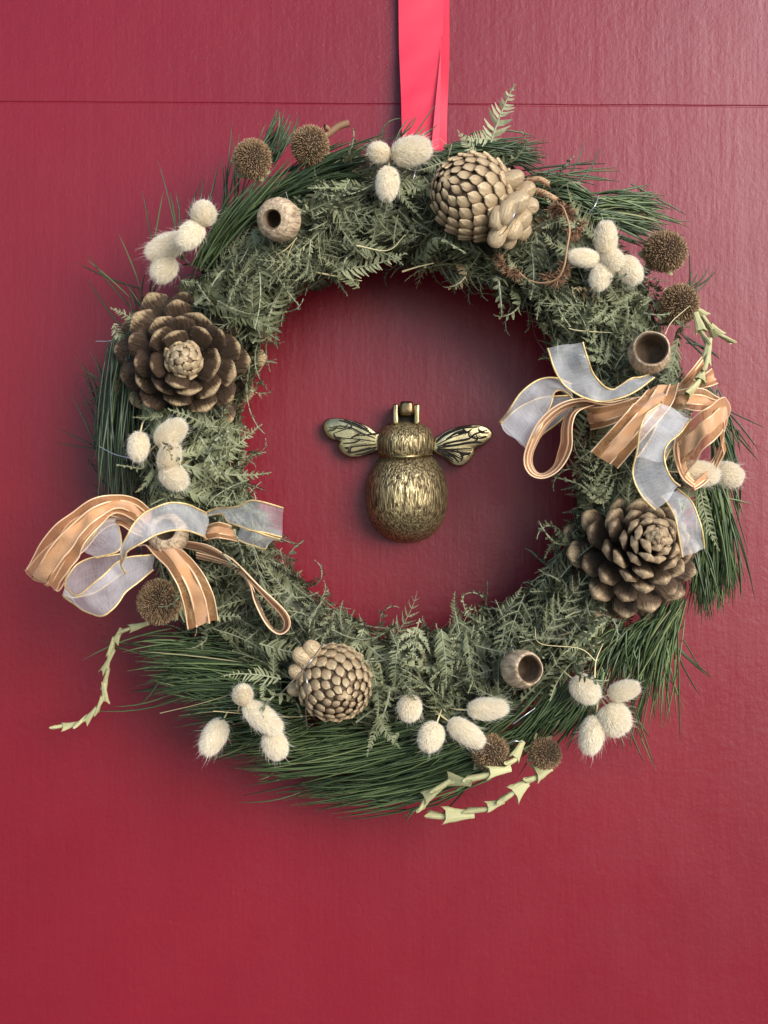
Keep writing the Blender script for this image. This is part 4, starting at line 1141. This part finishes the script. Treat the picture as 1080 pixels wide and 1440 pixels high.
ol = empty('organza_ribbon_bow', 'sheer white organza bow with gold edges on the left of the wreath', 'ribbon bow', 'white organza bows', loc=P(*zl(500, 240, .08)))
ribbon_piece(ol, 'loop', pz(zl, [(525, 282, .092), (400, 302, .106), (310, 378, .116), (232, 442, .116), (190, 425, .108), (180, 380, .098), (215, 320, .090), (300, 290, .086), (400, 285, .082)]),
             pz(zl, [(528, 345, .090), (420, 432, .100), (365, 498, .106), (300, 532, .106), (230, 505, .100), (165, 445, .088), (215, 452, .080), (310, 425, .078), (420, 350, .076)]), 'organza', n=80, rip=.0007)
ribbon_piece(ol, 'inner_loop', pz(zl, [(350, 138, .090), (318, 158, .096), (292, 200, .098), (238, 264, .098)]),
             pz(zl, [(388, 160, .084), (398, 215, .090), (388, 268, .094), (300, 298, .096)]), 'organza', n=36)
ribbon_piece(ol, 'front_band', pz(zl, [(744, 128, .092), (690, 92, .108), (600, 78, .116), (530, 100, .120), (475, 142, .124), (428, 200, .126), (402, 262, .122), (400, 310, .116), (418, 356, .108)]),
             pz(zl, [(742, 222, .092), (690, 196, .104), (610, 188, .112), (530, 206, .118), (472, 238, .122), (425, 272, .124), (404, 296, .122), (399, 325, .116), (416, 358, .108)]), 'organza', n=70)
ribbon_piece(ol, 'tail', pz(zl, [(740, 112, .090), (800, 98, .098), (870, 88, .108), (930, 66, .114), (1048, 92, .112)]),
             pz(zl, [(742, 125, .088), (800, 128, .094), (860, 160, .102), (945, 192, .106), (1040, 218, .106)]), 'organza')
ribbon_piece(ol, 'tail_fold', pz(zl, [(870, 165, .102), (930, 186, .106), (1000, 210, .106), (1036, 219, .1065)]),
             pz(zl, [(866, 225, .096), (920, 250, .096), (968, 262, .096), (985, 235, .1)]), 'organza', n=30)

cr_ = empty('copper_ribbon_bow', 'copper ribbon bow with sunlit loops at the right edge of the wreath', 'ribbon bow', 'copper ribbon bows', loc=P(*zr(700, 290, .08)))
ribbon_piece(cr_, 'narrow_loop', pz(zr, [(640, 285, .086), (480, 308, .094), (380, 292, .098), (290, 312, .100), (205, 380, .100), (152, 475, .098), (140, 555, .096), (165, 606, .096), (220, 618, .096), (285, 580, .096), (330, 490, .096), (335, 400, .096), (360, 345, .094), (430, 318, .088)]),
             pz(zr, [(640, 310, .078), (480, 330, .078), (390, 318, .078), (310, 340, .078), (235, 405, .078), (185, 485, .076), (172, 550, .074), (190, 592, .074), (222, 598, .074), (262, 565, .074), (285, 490, .074), (292, 405, .074), (325, 345, .074), (430, 335, .074)]), 'copper', n=100, rip=.0002)
ribbon_piece(cr_, 'strap', pz(zr, [(650, 248, .098), (610, 290, .110), (540, 370, .118), (412, 512, .108)]),
             pz(zr, [(772, 222, .096), (740, 320, .110), (640, 440, .118), (520, 582, .108)]), 'copper')
ribbon_piece(cr_, 'loop_back', pz(zr, [(395, 330, .082), (480, 325, .092), (600, 290, .096)]), pz(zr, [(405, 422, .080), (480, 405, .090), (560, 370, .094)]), 'copper', n=30)
ribbon_piece(cr_, 'upper_band', pz(zr, [(720, 290, .094), (770, 262, .102), (860, 255, .104), (940, 290, .098)]), pz(zr, [(750, 330, .094), (800, 335, .104), (850, 345, .106), (920, 330, .1)]), 'copper', n=30)
ribbon_piece(cr_, 'bright_loop', pz(zr, [(762, 440, .104), (830, 375, .114), (890, 330, .116), (950, 290, .104), (962, 330, .094), (958, 420, .088), (925, 520, .086), (870, 600, .088), (825, 650, .094)]),
             pz(zr, [(800, 610, .104), (850, 530, .116), (905, 470, .118), (958, 420, .108), (960, 470, .098), (945, 530, .092), (920, 590, .090), (885, 635, .092), (835, 655, .096)]), 'copper', n=80)
ribbon_piece(cr_, 'left_turn', pz(zr, [(762, 440, .104), (752, 510, .104), (765, 570, .102), (790, 620, .100), (830, 655, .096)]),
             pz(zr, [(775, 450, .092), (790, 520, .090), (800, 570, .090), (815, 600, .090), (850, 640, .090)]), 'copper', n=40, rip=.0002)
ribbon_piece(cr_, 'upper_tail', pz(zr, [(765, 245, .090), (810, 185, .096), (862, 120, .096)]), pz(zr, [(800, 262, .088), (850, 215, .092), (885, 165, .092)]), 'copper', n=24)
ribbon_piece(cr_, 'upper_tail', pz(zr, [(850, 215, .086), (885, 190, .088), (905, 172, .084)]), pz(zr, [(835, 258, .086), (890, 245, .088), (928, 232, .084)]), 'copper', n=24)

orr = empty('organza_ribbon_bow', 'sheer white organza bow with gold edges on the right of the wreath', 'ribbon bow', 'white organza bows', loc=P(*zr(620, 260, .08)))
ribbon_piece(orr, 'upper_tail', pz(zr, [(235, 85, .104), (262, 170, .106), (315, 245, .104), (380, 290, .100), (450, 304, .098), (530, 293, .098), (600, 258, .096), (672, 208, .090)]),
             pz(zr, [(380, 60, .104), (396, 130, .104), (430, 200, .100), (470, 245, .096), (510, 256, .092), (550, 232, .092), (590, 205, .092), (650, 198, .088)]), 'organza', n=70)
ribbon_piece(orr, 'loop', pz(zr, [(330, 232, .088), (270, 208, .092), (205, 212, .098), (145, 250, .102), (90, 312, .102), (38, 398, .096)]),
             pz(zr, [(340, 300, .078), (300, 262, .082), (262, 270, .088), (240, 340, .092), (200, 420, .094), (140, 492, .090)]), 'organza')
ribbon_piece(orr, 'loop_back', pz(zr, [(38, 398, .096), (60, 380, .088), (130, 320, .080), (220, 290, .076), (330, 280, .074)]),
             pz(zr, [(140, 492, .090), (170, 480, .082), (215, 440, .074), (280, 390, .070), (340, 340, .070)]), 'organza', n=36)
ribbon_piece(orr, 'centre_loop', pz(zr, [(700, 312, .116), (645, 355, .122), (612, 410, .124), (602, 500, .120), (584, 580, .116), (592, 640, .118), (630, 705, .120), (680, 752, .116)]),
             pz(zr, [(825, 375, .112), (775, 435, .116), (735, 470, .118), (716, 505, .120), (714, 550, .120), (730, 600, .120), (755, 635, .118), (782, 655, .114)]), 'organza', n=60)
ribbon_piece(orr, 'centre_loop_back', pz(zr, [(700, 312, .116), (690, 380, .106), (640, 480, .104), (598, 540, .108)]),
             pz(zr, [(825, 375, .112), (790, 440, .104), (740, 500, .102), (716, 545, .108)]), 'organza', n=30)
ribbon_piece(orr, 'lower_tail', [(953, 689, .092), (972, 708, .100), (984, 741, .102), (988, 770, .098)], [(930, 700, .096), (946, 722, .104), (954, 748, .106), (962, 784, .102)], 'organza', n=30)
